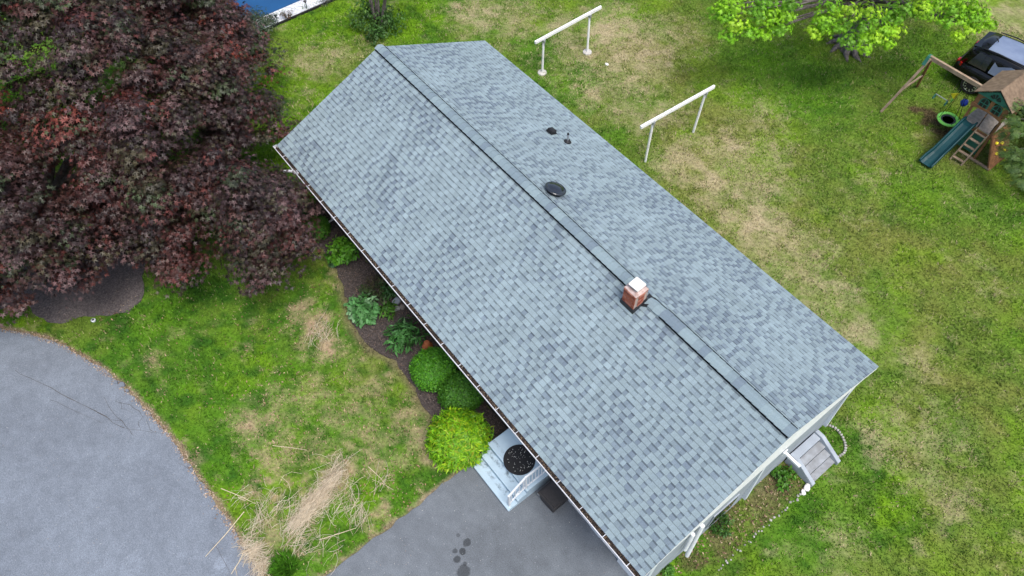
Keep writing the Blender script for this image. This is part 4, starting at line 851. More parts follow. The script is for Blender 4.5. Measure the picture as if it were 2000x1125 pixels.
# lilac: several bare stems over a skirt of leaves
lx, ly = (-6.84, 3.32); lil = tag(empty('lilac_bush', (lx, ly, 0)), 'multi-stemmed green bush on the lawn above the house ridge', 'shrub')
sb = MB()
for dx, dy, z in ((-.9,.3,2.6),(-.5,.6,2.8),(.1,.5,2.9),(.5,.9,3.0),(.9,.4,2.7),(-.2,.1,2.4),(-1.1,.9,2.5)): sb.tube([(dx*.25, dy*.25, 0), (dx*.6, dy*.6, z*.45), (dx*1.1, dy*1.2, z)], [.06, .045, .02], 7)
sb.build('stems', m_bark, lil, fixn=False)
cl = [(random.uniform(-.9, .9), random.uniform(-.75, .75), random.uniform(.15, .75), .35) for _ in range(46)]+[(random.uniform(-1.2, 1.2), random.uniform(.4, 1.8), random.uniform(2.4, 3.4), .4) for _ in range(26)]; cl = np.array(cl)
leafy('leaves', cl[:, :3], cl[:, 3], 40, .13, [(.055,.135,.025),(.04,.10,.02),(.09,.18,.03)], PR, m_leaf, lil, tmpl=OV, up=.5)
gx_, gy_ = (-9.29, -0.96); t = loose_plant('poolside_shrub', 'grey-green shrub between the purple maple and the pool corner', (gx_, gy_), .95, 1.2, 2600, .12, [(.065,.10,.055),(.05,.085,.04),(.09,.13,.07)], PR, LA, cat='shrub', nclump=34)
# tuft of long grass on the island tip
tx_, ty_ = (10.46, -10.34); n = 620; tg = tag(empty('grass_tuft', (tx_, ty_, 0)), 'thick tuft of long green grass at the tip of the front lawn', 'grass tuft')
a = rng.uniform(0, 2*PI, n); q_ = np.sqrt(rng.random(n))*.24; P_ = np.stack([np.cos(a)*q_, np.sin(a)*q_, np.zeros(n)], 1)
outw = np.stack([np.cos(a)*q_*2.2, np.sin(a)*q_*2.2, np.full(n, .8)], 1)+rng.normal(0, .22, (n, 3))
link('blades', leaf_cloud('blades', P_, np.cross(outw, rng.normal(size=(n, 3))), rng.uniform(.18, .36, n), [(-.035, 0, 0), (.035, 0, 0), (.02, .6, .0), (0, 1, -.1), (-.02, .6, 0)], [(0, 1, 2, 3), (0, 2, 3, 4)], np.array([(.10,.29,.022)])*rng.uniform(.6, 1.5, n)[:, None], m_leaf, outw), tg)
# terracotta thing behind the boxwood
tp = tag(empty('terracotta_pot', (*(7.38, -3.80), 0)), 'small orange upturned terracotta pot behind the brighter boxwood ball', 'pot'); b = MB(); b.lathe([(.15, 0), (.155, .10), (.11, .22), (.08, .27), (.01, .29)], 20); b.build('pot_body', m_terra, tp); b = MB(); b.lathe([(.165, 0), (.165, .05), (.15, .055)], 20); b.build('pot_rim', m_terra, tp)

# ------------------------------------------------------------------ wooden playset: tower, slide, ladder, swing beam
ps = tag(empty('playset', (12.75, 16.0, 0)), 'wooden playset with gabled tower, teal slide, ladder and swing beam', 'playset')
def P(x, y, z): return (x-12.75, y-16.0, z)
xa, xb, ya, yb = 12.22, 13.28, 15.98, 17.15
for x, y in ((xa, ya), (xb, ya), (xa, yb), (xb, yb)):
    b = MB(); b.bar(P(x, y, 0), P(x, y, 2.42), .08, .08); b.build('post', m_wood, ps)
for k in range(8):
    x = xa+.06+k*(xb-xa-.12)/7; b = MB(); b.bar(P(x, ya-.02, 1.2), P(x, yb, 1.2), .135, .025); b.build('deck_board', m_floorwood, ps)
b = MB(); b.bar(P(xa-.04, ya-.05, 1.12), P(xb+.04, ya-.05, 1.12), .03, .14); b.bar(P(xa-.04, yb+.05, 1.12), P(xb+.04, yb+.05, 1.12), .03, .14); b.build('deck_beam', m_wood, ps)
# front panel with two arched windows over the opening
pan = empty('window_panel', (0, 0, 0)); pan.parent = ps
yp = ya-.05
b = MB(); b.box(P(xa+.14, yp, 2.18), (.30, .025, .46)); b.box(P((xa+xb)/2, yp, 2.18), (.14, .027, .46)); b.box(P(xb-.14, yp, 2.18), (.30, .025, .46)); b.build('panel_boards', m_wood, pan)
for xc in ((xa+.30), (xb-.30)):
    w_ = empty('arched_window', P(xc, yp-.02, 2.0)); w_.parent = pan
    def arch(r_, x0=0): return [(x0-r_, 0), (x0+r_, 0), (x0+r_, .20)]+[(x0+r_*math.cos(t), .20+r_*math.sin(t)) for t in [PI*k/8 for k in range(1, 8)]]+[(x0-r_, .20)]
    b = MB(); b.extrude([(x, -.0, z) for x, z in arch(.17)], (0, -.015, 0), (0, .01, 0)); b.build('frame', m_gplas, w_)
    b = MB(); b.extrude([(x, 0, z+.025) for x, z in arch(.125)], (0, -.019, 0), (0, -.014, 0)); b.build('opening', m_black, w_)
    b = MB(); b.box((0, -.024, .19), (.022, .012, .34)); b.box((0, -.024, .17), (.26, .013, .022)); b.build('muntin', m_gplas, w_)
b = MB(); nsg = 12
pf = [(xa-.06+(xb-xa+.12)*k/nsg, 1.86+.09*math.sin(PI*k/nsg)) for k in range(nsg+1)]+[(xb+.06, 2.02), (xa-.06, 2.02)]
b.extrude([P(x, yp-.035, z) for x, z in pf], (0, -.015, 0), (0, .015, 0)); b.build('arched_rail', m_wood, ps)
# gabled roof of planks, green pediment
zr, ze, xr, ov = 2.92, 2.42, 12.75, .70
for s in (-1, 1):
    for k in range(7):
        t0, t1 = k/7, (k+1)/7; xm = xr+s*ov*(t0+t1)/2; zm = zr+(ze-zr)*(t0+t1)/2
        b = MB(); b.bar(P(xm, ya-.16, zm), P(xm, yb+.35, zm), .122, .02, up=(s*(zr-ze), 0, ov)); b.build('roof_plank', m_roofwood, ps)
ped = empty('pediment', (0, 0, 0)); ped.parent = ps
b = MB(); tri = lambda h, d, z0: [P(xr-h, ya-.10, z0), P(xr+h, ya-.10, z0), P(xr, ya-.10, z0+d)]
b.extrude(tri(.60, .40, ze+.0), (0, -.012, 0), (0, .012, 0)); b.build('panel', m_gplas, ped)
for t_ in (25, 55, 90, 125, 155):
    a = math.radians(t_); b = MB(); c_ = Vector(P(xr, ya-.118, ze+.07)); d = Vector((math.cos(a), 0, math.sin(a))); e = Vector((-d.z, 0, d.x)); R_ = .22 if t_ in (90,) else .2 if t_ in (55,125) else .2
    b.extrude([c_+d*.06-e*.012, c_+d*R_-e*.04, c_+d*R_+e*.04, c_+d*.06+e*.012], (0, -.002, 0), (0, .006, 0)); b.build('sunburst_slot', m_black, ped)
# slide: wavy trough with raised rims
sl_pts = [(12.46, 16.0, 1.20), (12.45, 15.78, 1.16), (12.43, 15.45, .88), (12.41, 15.1, .60), (12.385, 14.8, .34), (12.36, 14.55, .17), (12.35, 14.32, .10)]
rings = []
for i, p in enumerate(sl_pts):
    c_ = Vector(P(*p)); wd = .235 if i < 5 else .26
    prof = [(-wd, .0), (-wd, .17), (-wd+.035, .185), (-wd+.06, .16), (-wd+.075, .05), (-.08, .02), (.08, .02), (wd-.075, .05), (wd-.06, .16), (wd-.035, .185), (wd, .17), (wd, .0)]
    if i == len(sl_pts)-1: prof = [(x, z*.55) for x, z in prof]
    rings.append([c_+Vector((x, 0, z)) for x, z in prof])
b = MB(); b.loft(rings); b.build('slide', m_slide, ps, smooth=False, bevel=.008)
# ladder
A0, A1, B0, B1 = (12.74, 15.38, 0), (13.16, 15.42, 0), (12.80, 15.96, 1.25), (13.22, 15.96, 1.25)
for a, c in ((A0, B0), (A1, B1)): b = MB(); b.bar(P(*a), P(*c), .035, .075); b.build('ladder_rail', m_oldwood, ps)
for k in range(5):
    t = (k+.55)/5.2; l = Vector(P(*A0)).lerp(Vector(P(*B0)), t); r_ = Vector(P(*A1)).lerp(Vector(P(*B1)), t); b = MB(); b.bar(l, r_, .10, .03); b.build('rung', m_oldwood, ps)
b = MB(); b.bar(P(12.78, 15.93, 1.2), P(12.78, 15.93, 1.88), .05, .03); b.build('opening_post', m_wood, ps)
for xg, z0, z1 in ((12.80, 1.3, 1.75), (13.24, 1.3, 1.75)): b = MB(); b.tube([P(xg, 15.90, z0), P(xg, 15.86, z0+.05), P(xg, 15.86, z1-.05), P(xg, 15.90, z1)], .016, 6); b.build('handle', m_rope, ps)
# rock wall on the +x side
wv = [P(13.33, ya, 1.22), P(13.33, yb, 1.22), P(13.92, yb, 0), P(13.92, ya, 0)]; n = 8
for k in range(n):
    t0, t1 = k/n, (k+1)/n; z0, z1 = 1.22*(1-t0), 1.22*(1-t1)-.0; x0, x1 = 13.33+.59*t0, 13.33+.59*t1
    b = MB(); b.bar(P((x0+x1)/2, ya, (z0+z1)/2), P((x0+x1)/2, yb, (z0+z1)/2), .16, .025, up=(1.22, 0, .59)); b.build('climbing_board', m_wood, ps)
b = MB(); b.bar(P(13.90, ya-.03, 0), P(13.33, ya-.03, 1.25), .05, .08, up=(0, 1, 0)); b.build('wall_rail', m_wood, ps)
b = MB(); b.bar(P(13.05, ya-.04, .06), P(13.9, ya-.04, .06), .07, .07); b.build('ground_beam', m_oldwood, ps)
for (yy, t) in ((16.25, .30), (16.6, .42), (16.3, .62), (16.75, .22), (16.8, .7)):
    bm = bmesh.new(); bmesh.ops.create_icosphere(bm, subdivisions=2, radius=.06); me = bpy.data.meshes.new('climbing_hold'); bm.to_mesh(me); bm.free()
    o = link('climbing_hold', me, ps, m_yellow); o.location = P(13.33+.59*t+.03, yy, 1.22*(1-t)+.02); o.scale = (1, 1.2, .8)
# green tarp panel under the deck
b = MB(); b.add([P(12.3, 16.0, .2), P(13.2, 16.0, .2), P(13.2, 15.99, 1.02), P(12.3, 15.99, 1.02), P(12.3, 16.02, .2), P(13.2, 16.02, .2), P(13.2, 16.01, 1.02), P(12.3, 16.01, 1.02)], [(0,1,2,3),(4,5,6,7),(0,1,5,4),(1,2,6,5),(2,3,7,6),(3,0,4,7)]); b.build('lower_panel', m_gplas, ps)
# A-frame and beam
bt = (10.04, 16.30, 2.36)
b = MB(); b.bar(P(*bt), P(12.25, 16.30, 2.36), .09, .14); b.build('swing_beam', m_oldwood, ps)
for y in (15.50, 17.78): b = MB(); b.bar(P(9.68, y, 0), P(10.10, 16.30+(y-16.6)*.06, 2.36), .08, .08, up=(1, 0, 0)); b.build('frame_leg', m_oldwood if y < 16 else m_wood, ps)
b = MB(); b.bar(P(9.86, 15.83, 1.0), P(9.86, 17.2, 1.0), .045, .07); b.build('cross_brace', m_oldwood, ps)
b = MB(); b.extrude([P(9.98, 16.08, 2.12), P(9.98, 16.52, 2.12), P(9.98, 16.38, 2.42), P(9.98, 16.22, 2.42)], (-.02, 0, 0), (.10, 0, 0)); b.build('corner_bracket', m_gplas, ps)

def hang(o, name, pts, r=.010): b = MB(); b.tube(pts, r, 5); b.build(name, m_rope, o)
sw = tag(empty('saucer_swing', (11.64, 16.58, .42)), 'round lime-green saucer swing hanging from the playset beam', 'swing')
b = MB(); n = 28
b.loft([[Vector((math.cos(2*PI*k/n)*r_, math.sin(2*PI*k/n)*r_, z)) for r_, z in [(.335+.07*math.cos(t), .035*math.sin(t)) for t in [2*PI*j/8 for j in range(8)]]] for k in range(n+1)]); b.build('rim', m_lime, sw, smooth=True)
b = MB(); b.lathe([(.29, -.02), (.28, .0), (.20, -.02), (.01, -.02)], 24); b.build('net', m_net, sw)
for a in (40, 140, 220, 320):
    a = math.radians(a); hang(sw, 'rope', [(math.cos(a)*.34, math.sin(a)*.34, .03), (.0+.12*math.cos(a), -.28+.03*math.sin(a), 1.6), (.12*(1 if math.cos(a) > 0 else -1), -.28, 1.93)])
fl_ = tag(empty('yellow_flag', (11.42, 16.42, 1.45)), 'yellow triangular pennant on the swing rope', 'pennant'); b = MB(); b.extrude([(-.14, 0, .03), (.10, 0, .22), (.05, 0, -.12)], (0, -.012, 0), (0, .012, 0)); b.build('pennant', m_yellow, fl_); b = MB(); b.extrude([(-.03, 0, -.12), (.06, 0, -.12), (.0, .02, -.30)], (0, -.01, 0), (0, .01, 0)); b.build('green_tail', m_lime, fl_); hang(fl_, 'rope', [(.02, 0, .18), (.02, -.12, .88)])
bb_ = tag(empty('blue_disc_swing', (11.76, 16.72, 1.22)), 'small blue ball swing hanging by the playset tower', 'swing'); b = MB(); b.lathe([(.01, -.13), (.09, -.11), (.135, 0), (.10, .10), (.01, .135)], 18); b.build('ball', m_blue, bb_, smooth=True); hang(bb_, 'rope', [(0, 0, .12), (.05, -.42, 1.1)])
tz = tag(empty('trapeze_bar', (11.08, 16.37, 1.2)), 'pale green trapeze bar with two rings on thin ropes', 'trapeze'); b = MB(); b.tube([(-.24, 0, 0), (.24, 0, 0)], .016, 8); b.build('bar', m_steel, tz)
for s in (-.24, .24):
    b = MB(); n = 14; b.tube([(s, .09*math.cos(2*PI*k/n), -.12+.09*math.sin(2*PI*k/n)) for k in range(n+1)], .018, 6, cap=False); b.build('ring', m_gplas, tz); hang(tz, 'rope', [(s, 0, 0), (s, -.05, 1.1)], .007)

# ------------------------------------------------------------------ black car parked behind the playset
car = tag(empty('parked_car', (12.40, 19.98, 0), math.radians(5)), 'black estate car with pale panoramic roof parked behind the playset', 'car')
def ring(x, hw, z0, z1, crown=.0):
    return [Vector(p) for p in ((x, -hw*.86, z0), (x, -hw*.97, z0+.12), (x, -hw, (z0+z1)*.5), (x, -hw*.965, z1-.05), (x, -hw*.90, z1), (x, 0, z1+crown), (x, hw*.90, z1), (x, hw*.965, z1-.05), (x, hw, (z0+z1)*.5), (x, hw*.97, z0+.12), (x, hw*.86, z0))]
b = MB(); b.loft([ring(-2.36,.76,.42,.80), ring(-2.33,.84,.34,.96), ring(-2.22,.90,.28,1.03), ring(-1.6,.945,.24,1.06), ring(-.4,.95,.22,1.04), ring(.9,.945,.22,1.02), ring(1.35,.94,.24,1.0,.02), ring(2.0,.91,.26,.93,.04), ring(2.3,.84,.32,.84,.03), ring(2.42,.70,.40,.72)]); b.build('body', m_carpaint, car, smooth=True)
def cab(x, hb, zb, ht, zt): return [Vector(p) for p in ((x[0], -hb, zb), (x[1], -ht, zt-.05), (x[1], -ht*.90, zt), (x[1], 0, zt+.025), (x[1], ht*.90, zt), (x[1], ht, zt-.05), (x[0], hb, zb))]
b = MB(); b.loft([cab((-2.26,-2.10),.84,1.0,.66,1.60), cab((-2.14,-1.86),.87,1.02,.71,1.70), cab((-1.0,-.95),.89,1.02,.74,1.755), cab((.2,.1),.89,1.0,.73,1.73), cab((1.0,.42),.87,.99,.70,1.66), cab((1.42,.62),.80,.97,.66,1.58)]); cabin = b.build('cabin', m_carpaint, car, smooth=True)
def side_pt(x, t, s):    # point on the cabin's flank, t = 0 belt, 1 roof rail
    hb, ht = .888, .725; return Vector((x, s*(hb+(ht-hb)*t+.012), 1.03+(1.68-1.03)*t))
for s in (-1, 1):
    for x0, x1, x2, x3 in ((-1.95, -1.25, -1.28, -1.78), (-1.15, -.25, -.28, -1.15), (-.12, .95, .42, -.14)):
        b = MB(); q0, q1, q2, q3 = side_pt(x0, .10, s), side_pt(x1, .10, s), side_pt(x2, .86, s), side_pt(x3, .86, s); off = Vector((0, -s*.03, 0))
        b.add([q0, q1, q2, q3, q0+off, q1+off, q2+off, q3+off], [(0,1,2,3),(4,5,6,7),(0,1,5,4),(1,2,6,5),(2,3,7,6),(3,0,4,7)]); b.build('side_window', m_glass if x0 < -1.2 else m_roofglass if s < 0 else m_glass, car)
    b = MB(); b.tube([(-1.75, s*.66, 1.74), (-1.2, s*.68, 1.80), (0, s*.67, 1.80), (.35, s*.65, 1.72)], .022, 6); b.build('roof_rail', m_black, car)
    b = MB(); b.loft([[Vector((x, s*y, z)) for x, y, z in r] for r in ([(-2.36,.60,.86),(-2.36,.78,.86),(-2.34,.78,1.0),(-2.34,.60,1.0)], [(-2.20,.66,.86),(-2.10,.925,.88),(-2.10,.915,1.02),(-2.2,.64,1.04)])]); b.build('taillight', m_red, car)
    b = MB(); b.box((.92, s*1.02, 1.04), (.14, .2, .13)); b.build('mirror', m_carpaint, car, bevel=.03)
    for dx in (-.9, .25): b = MB(); b.box((dx, s*.955, .86), (.16, .03, .025)); b.build('door_handle', m_black, car)
b = MB(); b.loft([[Vector((x, y, 1.782+(-.05 if x < -1.3 or x > 0 else -.004)+(-.015 if abs(y) > .5 else .012))) for y in (-.58, -.3, .3, .58)]+[Vector((x, y, 1.70)) for y in (.58, -.58)] for x in (-1.62, -1.0, -.2, .32)]); b.build('roof_panel', m_roofglass, car)
b = MB(); b.add([(-2.20,-.70,1.08),(-2.20,.70,1.08),(-2.06,.56,1.55),(-2.06,-.56,1.55),(-2.1,-.70,1.08),(-2.1,.70,1.08),(-1.96,.56,1.55),(-1.96,-.56,1.55)], [(0,1,2,3),(4,5,6,7),(0,1,5,4),(1,2,6,5),(2,3,7,6),(3,0,4,7)]); b.build('rear_window', m_glass, car)
b = MB(); b.extrude([(-2.12,0,1.63),(-1.86,0,1.70),(-1.84,0,1.66),(-2.10,0,1.60)], (0,-.6,0), (0,.6,0)); b.build('spoiler', m_carpaint, car)
b = MB(); b.tube([(-1.55, 0, 1.78), (-1.62, 0, 1.86), (-1.68, 0, 1.88)], .02, 6); b.build('antenna', m_black, car)
b = MB(); b.box((-2.35, 0, .48), (.10, 1.5, .22)); b.build('bumper', m_black, car, bevel=.03)
for wx_ in (-1.42, 1.45):
    for s in (-1, 1):
        wh = empty('wheel', (wx_, s*.85, .37)); wh.parent = car; mr_ = Matrix.Rotation(-PI/2*s, 3, 'X')
        b = MB(); b.lathe([(.25, -.11), (.34, -.12), (.37, -.08), (.37, .08), (.34, .12), (.25, .11)], 28, m=mr_); b.build('tyre', m_tyre, wh)
        b = MB(); b.lathe([(.05, .09), (.07, .10), (.01, .105)], 12, m=mr_); b.lathe([(.23, .06), (.255, .115), (.235, .118), (.215, .06)], 28, m=mr_)
        for k in range(10):
            a = 2*PI*k/10; d = Vector((math.cos(a), math.sin(a), 0)); b.bar(mr_ @ (d*.05+Vector((0, 0, .09))), mr_ @ (d*.24+Vector((0, 0, .10))), .035, .03, up=mr_ @ Vector((0, 0, 1)))
        b.build('rim', m_alloy, wh)
        b = MB(); b.lathe([(.24, .02), (.01, .02)], 20, m=mr_); b.build('hub', m_black, wh)

# ------------------------------------------------------------------ pool corner at the top of the picture
pe = [(-11.76, -2.36), (-10.50, 0.03), (-9.98, 2.98), (-10.01, 6.00)]
d = np.array((-9.77, 2.65))-np.array((-10.58, -0.91)); 
gA, gB = (-9.58, -0.28), (-9.56, 2.91)
dv = (Vector((*gB, 0))-Vector((*gA, 0))).normalized(); pv_ = Vector((-dv.y, dv.x, 0)); pv_ = pv_ if pv_.x < 0 else -pv_
o_ = Vector((*(-10.50, 0.03), 0)); 
gpoly = [Vector((*gA, 0))-dv*.8, Vector((*gA, 0))+dv*7.5, Vector((*gA, 0))+dv*7.5+pv_*10, Vector((*gA, 0))-dv*2.2+pv_*10]
b = MB(); b.prism([(p.x, p.y) for p in gpoly], -.05, .03); tag(b.build('gravel_border', m_gravel), kind='structure')
off_ = abs(pv_.dot(Vector((*(-10.41, -0.26), 0))-Vector((*gA, 0))))*.5+abs(pv_.dot(Vector((*(-10.52, 1.49), 0))-Vector((*gA, 0))))*.5; o2 = Vector((*gA, 0))+pv_*off_
wpoly = [o2-dv*.9, o2+dv*8, o2+dv*8+pv_*9.5, o2-dv*2.0+pv_*9.5]
b = MB(); b.prism([(p.x, p.y) for p in wpoly], -.03, .06); tag(b.build('pool_water', m_water), kind='structure')
ed = tag(empty('garden_edging', (*gA, 0)), 'black plastic edging strip between white gravel and lawn', 'edging'); b = MB(); q0 = Vector((0, 0, .04)); b.bar(q0-dv*.3, q0+dv*5.5, .07, .10); b.build('strip', m_edge, ed)
loose_plant('border_plant', 'small reddish-brown plant on the white gravel by the pool', (-9.73, 0.65), .28, .4, 170, .11, [(.12,.075,.05),(.09,.07,.04),(.15,.10,.06)], PR, LA, nclump=8)
loose_plant('border_plant', 'sparse dull plant at the left end of the white gravel', (-9.89, 0.00), .3, .35, 120, .10, [(.10,.075,.07),(.08,.08,.05),(.13,.10,.08)], PR, LA, nclump=7)
loose_plant('border_plant', 'grey plant at the top edge on the white gravel', (-9.59, 2.40), .3, .35, 150, .10, [(.10,.11,.09),(.07,.09,.05),(.13,.13,.11)], PR, LA, nclump=7)
for i, (p_, lb_) in enumerate((((-9.76, 1.62), 'black stake light standing alone on the white gravel'), ((-9.67, 0.15), 'black stake light nearest the gravel corner'), ((-10.42, 1.73), 'black stake light close to the pool cover'))):
    t = tag(empty('stake_light', (*p_, .02)), lb_, 'garden light', 'black stake lights by the pool'); b = MB(); b.tube([(0, 0, 0), (0, 0, .34)], .014, 6); b.build('stake', m_black, t); b = MB(); b.lathe([(.04, .30), (.05, .36), (.08, .38), (.02, .42)], 12); b.build('lamp_head', m_black, t)

# ------------------------------------------------------------------ straw pile and loose stalks
def stalks(P0, P1, bend, rad, col):
    n = len(P0); ts = np.array([0, .33, .67, 1]); mid = bend[:, None]*np.array([0, 1, 1, 0])[None, :, None]
    pts = P0[:, None]+(P1-P0)[:, None]*ts[None, :, None]+mid; d = P1-P0; sd = np.stack([-d[:, 1], d[:, 0], np.zeros(n)], 1); sd /= np.linalg.norm(sd, axis=1)[:, None]+1e-9
    up = np.array([0, 0, 1.]); r = np.asarray(rad)[:, None, None]
    ringv = np.stack([pts+sd[:, None]*r, pts-sd[:, None]*r, pts+up*r*1.6], 2)      # n,4,3,3
    V = ringv.reshape(-1, 3); F = []
    base = (np.arange(n)*12)[:, None]
    f = np.array([[i*3+k, i*3+(k+1) % 3, (i+1)*3+(k+1) % 3, (i+1)*3+k] for i in range(3) for k in range(3)])
    F = (f[None]+base[:, :, None]).reshape(-1, 4); return V, F, np.repeat(col, 12, 0)
SP = np.array([(.66,.56,.41),(.74,.65,.50),(.52,.42,.29),(.80,.73,.59),(.42,.33,.22)])
def straw_cols(n): return SP[rng.choice(5, n, p=[.3, .3, .15, .15, .1])]*rng.uniform(.8, 1.15, n)[:, None]
s0, s1 = np.array((9.72, -9.74)), np.array((9.19, -7.95)); ax = (s1-s0)/np.linalg.norm(s1-s0); pxv = np.array([-ax[1], ax[0]]); Ls = np.linalg.norm(s1-s0)
VV, FF, CC = [], [], []; off = 0
def add_st(n, along, across, L, ang0, angs, zmax, r0=.002, r1=.0048, c=None):
    global off
    u = along(n); v = across(n, u); mid = s0+ax*u[:, None]*Ls+pxv*v[:, None] if c is None else np.asarray(c)+rng.normal(0, across(n, u)[:, None], (n, 2))
    th = math.atan2(ax[1], ax[0])+ang0+rng.normal(0, angs, n); l = rng.uniform(*L, n)/2; dz = rng.normal(0, .05, n)*l
    hgt = .03+zmax*np.exp(-(v/.22)**2)*rng.random(n) if c is None else .03+zmax*rng.random(n)
    P0 = np.stack([mid[:, 0]-np.cos(th)*l, mid[:, 1]-np.sin(th)*l, np.maximum(.025, hgt-dz)], 1); P1 = np.stack([mid[:, 0]+np.cos(th)*l, mid[:, 1]+np.sin(th)*l, np.maximum(.025, hgt+dz)], 1)
    bn_ = rng.normal(0, .20, (n, 3))*l[:, None]; bn_[:, 2] = np.abs(bn_[:, 2])*.6
    v_, f_, c_ = stalks(P0, P1, bn_, rng.uniform(r0, r1, n), straw_cols(n)); VV.append(v_); FF.append(f_+off); CC.append(c_); off += len(v_)
add_st(1000, lambda n: rng.beta(1.4, 1.4, n), lambda n, u: rng.normal(0, 1, n)*(.035+.075*np.sin(PI*np.clip(u, 0, 1))+.04*(1-u)), (.12, .5), 0, .38, .16)
add_st(260, lambda n: rng.uniform(-.1, 1.05, n), lambda n, u: rng.normal(0, .26, n), (.12, .6), 0, .9, .06)
for c_, n_, sp_ in (((8.69, -9.96), 40, .22), ((9.02, -10.35), 45, .10), ((10.06, -8.22), 60, .18), ((10.57, -8.13), 45, .12), ((9.03, -9.52), 40, .22), ((10.08, -9.71), 70, .2), ((10.77, -9.27), 22, .22), ((8.94, -7.80), 45, .13), ((8.17, -10.38), 14, .12), ((9.64, -10.79), 130, .08), ((10.11, -10.77), 130, .08), ((9.31, -10.80), 60, .08), ((10.05, -7.33), 24, .22), ((9.10, -8.06), 40, .2)):
    add_st(int(n_*.8), lambda n: rng.uniform(0, 1, n), lambda n, u, s=sp_: np.full(n, s), (.2, .75), rng.uniform(-.6, .6), .7, .06, c=c_)
add_st(90, lambda n: rng.uniform(0, 1, n), lambda n, u: np.full(n, .22), (.15, .6), .5, .5, .03, c=(4.92, -6.09))
tag(link('straw_pile', np_mesh('straw_pile', np.concatenate(VV), np.concatenate(FF), m_straw, np.concatenate(CC))), 'heap of pale dry straw stalks on the front lawn tip', 'straw pile')
def stalk(a, c, r, label, fork=None):
    t = MB(); A, B = Vector((*a, .035)), Vector((*c, .035)); m_ = A.lerp(B, .5)+Vector((.02, .03, .01)); t.tube([A, m_, B], [r, r*.9, r*.6], 5, col=(.62,.52,.36))
    if fork: F_ = Vector((*fork, .035)); t.tube([A.lerp(B, .7), F_], [r*.8, r*.4], 5, col=(.56,.46,.31))
    tag(t.build('dry_stalk', m_straw, None, fixn=False), label, 'stalk', 'single dry stalks')
stalk((8.51, -10.51), (8.95, -11.83), .012, 'longest dry stalk lying out over the left asphalt'); stalk((9.43, -10.96), (9.76, -11.50), .012, 'forked dry stalk on the left asphalt near the frame bottom', (9.89, -11.40))
stalk((7.54, -10.72), (8.51, -10.17), .010, 'dry stalk reaching toward the driveway from the straw heap'); stalk((7.31, -9.03), (8.03, -8.34), .008, 'thin curved dry stalk lying above the straw heap')
stalk((9.51, -7.24), (10.39, -7.13), .009, 'bent dry stalk to the right of the straw heap'); stalk((10.41, -9.29), (10.74, -8.39), .010, 'dry stalk below the straw heap toward the parking pad')

# ------------------------------------------------------------------ fallen leaves and bits on lawn, beds and asphalt
def litter(name, label, n, pts_fn, size, pal, tmpl, zr=(.02, .05), cat='litter', matl=None):
    x, y = pts_fn(n); n = len(x); P_ = np.stack([x, y, rng.uniform(*zr, n)], 1); col = np.asarray(pal)[rng.choice(len(pal), n)]*rng.uniform(.7, 1.3, n)[:, None]
    return tag(link(name, leaf_cloud(name, P_, rng.normal(0, .35, (n, 3))+[0, 0, 1], rng.uniform(*size, n), tmpl[0], tmpl[1], col, matl or m_litter)), label, cat, None, 'stuff')
def in_box(x0, x1, y0, y1, cond, dens=None):
    def f(n):
        x = rng.uniform(x0, x1, n); y = rng.uniform(y0, y1, n); k = cond(x, y)
        if dens is not None: k &= rng.random(n) < dens(x, y)
        return x[k], y[k]
    return f
litter('fallen_leaves', 'scattered dry brown leaves on the front lawn', 7500, in_box(0, 13, -17, -3.6, free, lambda x, y: .12+.9*sstep(.5, .75, fbm(x, y, 1.2, 1101))), (.03, .075), [(.30,.20,.12),(.24,.15,.09),(.36,.27,.17),(.17,.10,.06)], OV)
litter('pale_flecks', 'pale dead grass flecks over the back lawn', 9000, in_box(-6, 23, 3, 24, free), (.03, .07), [(.34,.29,.15),(.26,.22,.11),(.38,.33,.20)], LA)
litter('side_bed_leaves', 'brown leaf litter in the gable-side bed', 2600, in_box(16.4, 19, -5, 2.2, lambda x, y: inside(side_bed, x, y)), (.03, .08), [(.16,.10,.06),(.24,.16,.10),(.10,.065,.04),(.33,.25,.17)], OV)
litter('mulch_chips', 'dark wood chips covering the flower bed', 24000, in_box(0, 11.6, -6, WY0, lambda x, y: inside(bed_poly, x, y)), (.025, .07), [(.075,.060,.055),(.045,.036,.033),(.12,.10,.092),(.17,.14,.13),(.19,.13,.09)], LA, (.022, .05))
litter('grey_chips', 'grey wood chips covering the ring under the purple maple', 26000, in_box(-6.5, 1, -15, -7.5, lambda x, y: inside(ring_poly, x, y)), (.025, .075), [(.15,.13,.125),(.095,.08,.08),(.21,.18,.175),(.06,.05,.05),(.25,.20,.165)], LA, (.02, .05))
litter('asphalt_crumbs', 'small pale crumbs and leaf bits on the asphalt', 1500, in_box(2, 20, -18, -3.6, lambda x, y: inside(drive_poly, x, y) | inside(pad_poly, x, y)), (.012, .028), [(.42,.40,.36),(.30,.22,.15),(.5,.49,.47),(.06,.05,.045)], OV, (.03, .034))
def edge_pts(n):
    L = np.array(drive_edge+pad_edge); i = rng.integers(0, len(drive_edge)-1, n); t = rng.random(n)[:, None]; p = L[i]*(1-t)+L[i+1]*t; p = p+rng.normal(0, .06, (n, 2)); return p[:, 0], p[:, 1]
litter('edge_debris', 'dead leaves and grit along the driveway edge', 3400, edge_pts, (.02, .06), [(.36,.26,.18),(.26,.18,.12),(.48,.38,.28),(.15,.10,.07)], OV, (.022, .036))
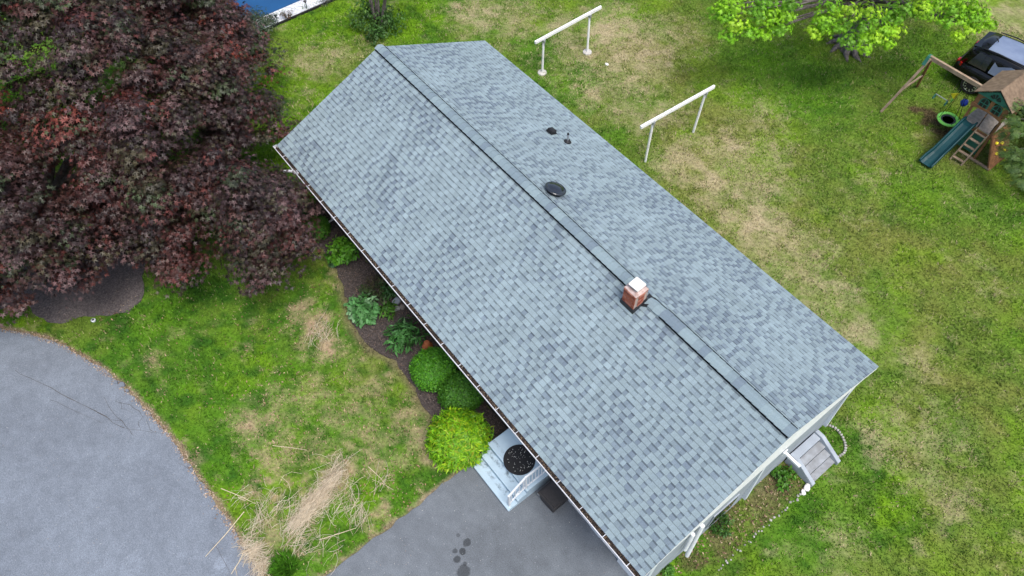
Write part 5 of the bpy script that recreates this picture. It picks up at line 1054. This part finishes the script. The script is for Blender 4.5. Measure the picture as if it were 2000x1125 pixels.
# cracks in the old driveway and the broken corner
def crack(poly, wd, seed):
    P_ = smooth_poly(poly, 1, False); v = []; f = []
    for i, (x, y) in enumerate(P_):
        x += random.uniform(-.03, .03); y += random.uniform(-.03, .03); a = P_[max(i-1, 0)]; c = P_[min(i+1, len(P_)-1)]; dx, dy = c[0]-a[0], c[1]-a[1]; l = math.hypot(dx, dy)+1e-6; w_ = wd*random.uniform(.25, .8)
        v += [(x-dy/l*w_, y+dx/l*w_, .0235), (x+dy/l*w_, y-dx/l*w_, .0235)]
    return v, [(2*i, 2*i+1, 2*i+3, 2*i+2) for i in range(len(P_)-1)]
cb = MB()
for pl, wd in (([(0.33, -14.01), (1.07, -13.64), (1.79, -13.27), (2.50, -12.91), (3.11, -12.60), (3.66, -12.35), (4.21, -12.11)], .012), ([(3.20, -12.02), (3.52, -11.76), (3.84, -11.61), (4.19, -11.56)], .010), ([(2.85, -12.20), (3.35, -12.23), (3.85, -12.12), (4.26, -12.05), (4.55, -11.99)], .010), ([(4.21, -12.11), (4.52, -11.78), (4.82, -11.52), (5.03, -11.33)], .009), ([(4.19, -11.56), (4.29, -11.76), (4.52, -11.78)], .008), ([(3.11, -12.60), (3.63, -12.34), (3.90, -12.10)], .007), ([(4.17, -11.40), (4.46, -11.55), (4.82, -11.52)], .007), ([(6.14, -11.32), (6.79, -11.09), (7.52, -10.97)], .007), ([(1.94, -13.47), (2.82, -13.02), (3.60, -12.56)], .006), ([(3.30, -11.90), (3.58, -11.94), (3.88, -11.72)], .008), ([(8.72, -11.54), (9.35, -11.48), (9.78, -11.54)], .006)):
    v, f = crack(pl, wd, 1); cb.add(v, f)
m_crack = mat('crack_dirt', (.06, .056, .056), (.085, .072, .062), 20, .95); tag(cb.build('asphalt_cracks', m_crack, fixn=False), 'dark branching cracks in the left driveway asphalt', 'cracks', None, 'stuff')
for (p_, s_, lb_) in (((2.81, -11.63), (.26, .17), 'largest loose slab of broken asphalt at the driveway edge'), ((2.63, -11.75), (.16, .12), 'smaller broken asphalt piece left of the largest slab'), ((3.10, -11.59), (.15, .10), 'smaller broken asphalt piece nearest the grass')):
    b = MB(); b.prism([(math.cos(a)*s_[0]*random.uniform(.7, 1)*.5, math.sin(a)*s_[1]*random.uniform(.7, 1)*.5) for a in [2*PI*k/7 for k in range(7)]], 0, .05); o = b.build('asphalt_chunk', m_drive); o.location = (*p_, .02); o.rotation_euler = (.08, -.06, .4); tag(o, lb_, 'asphalt chunk', 'broken asphalt pieces')
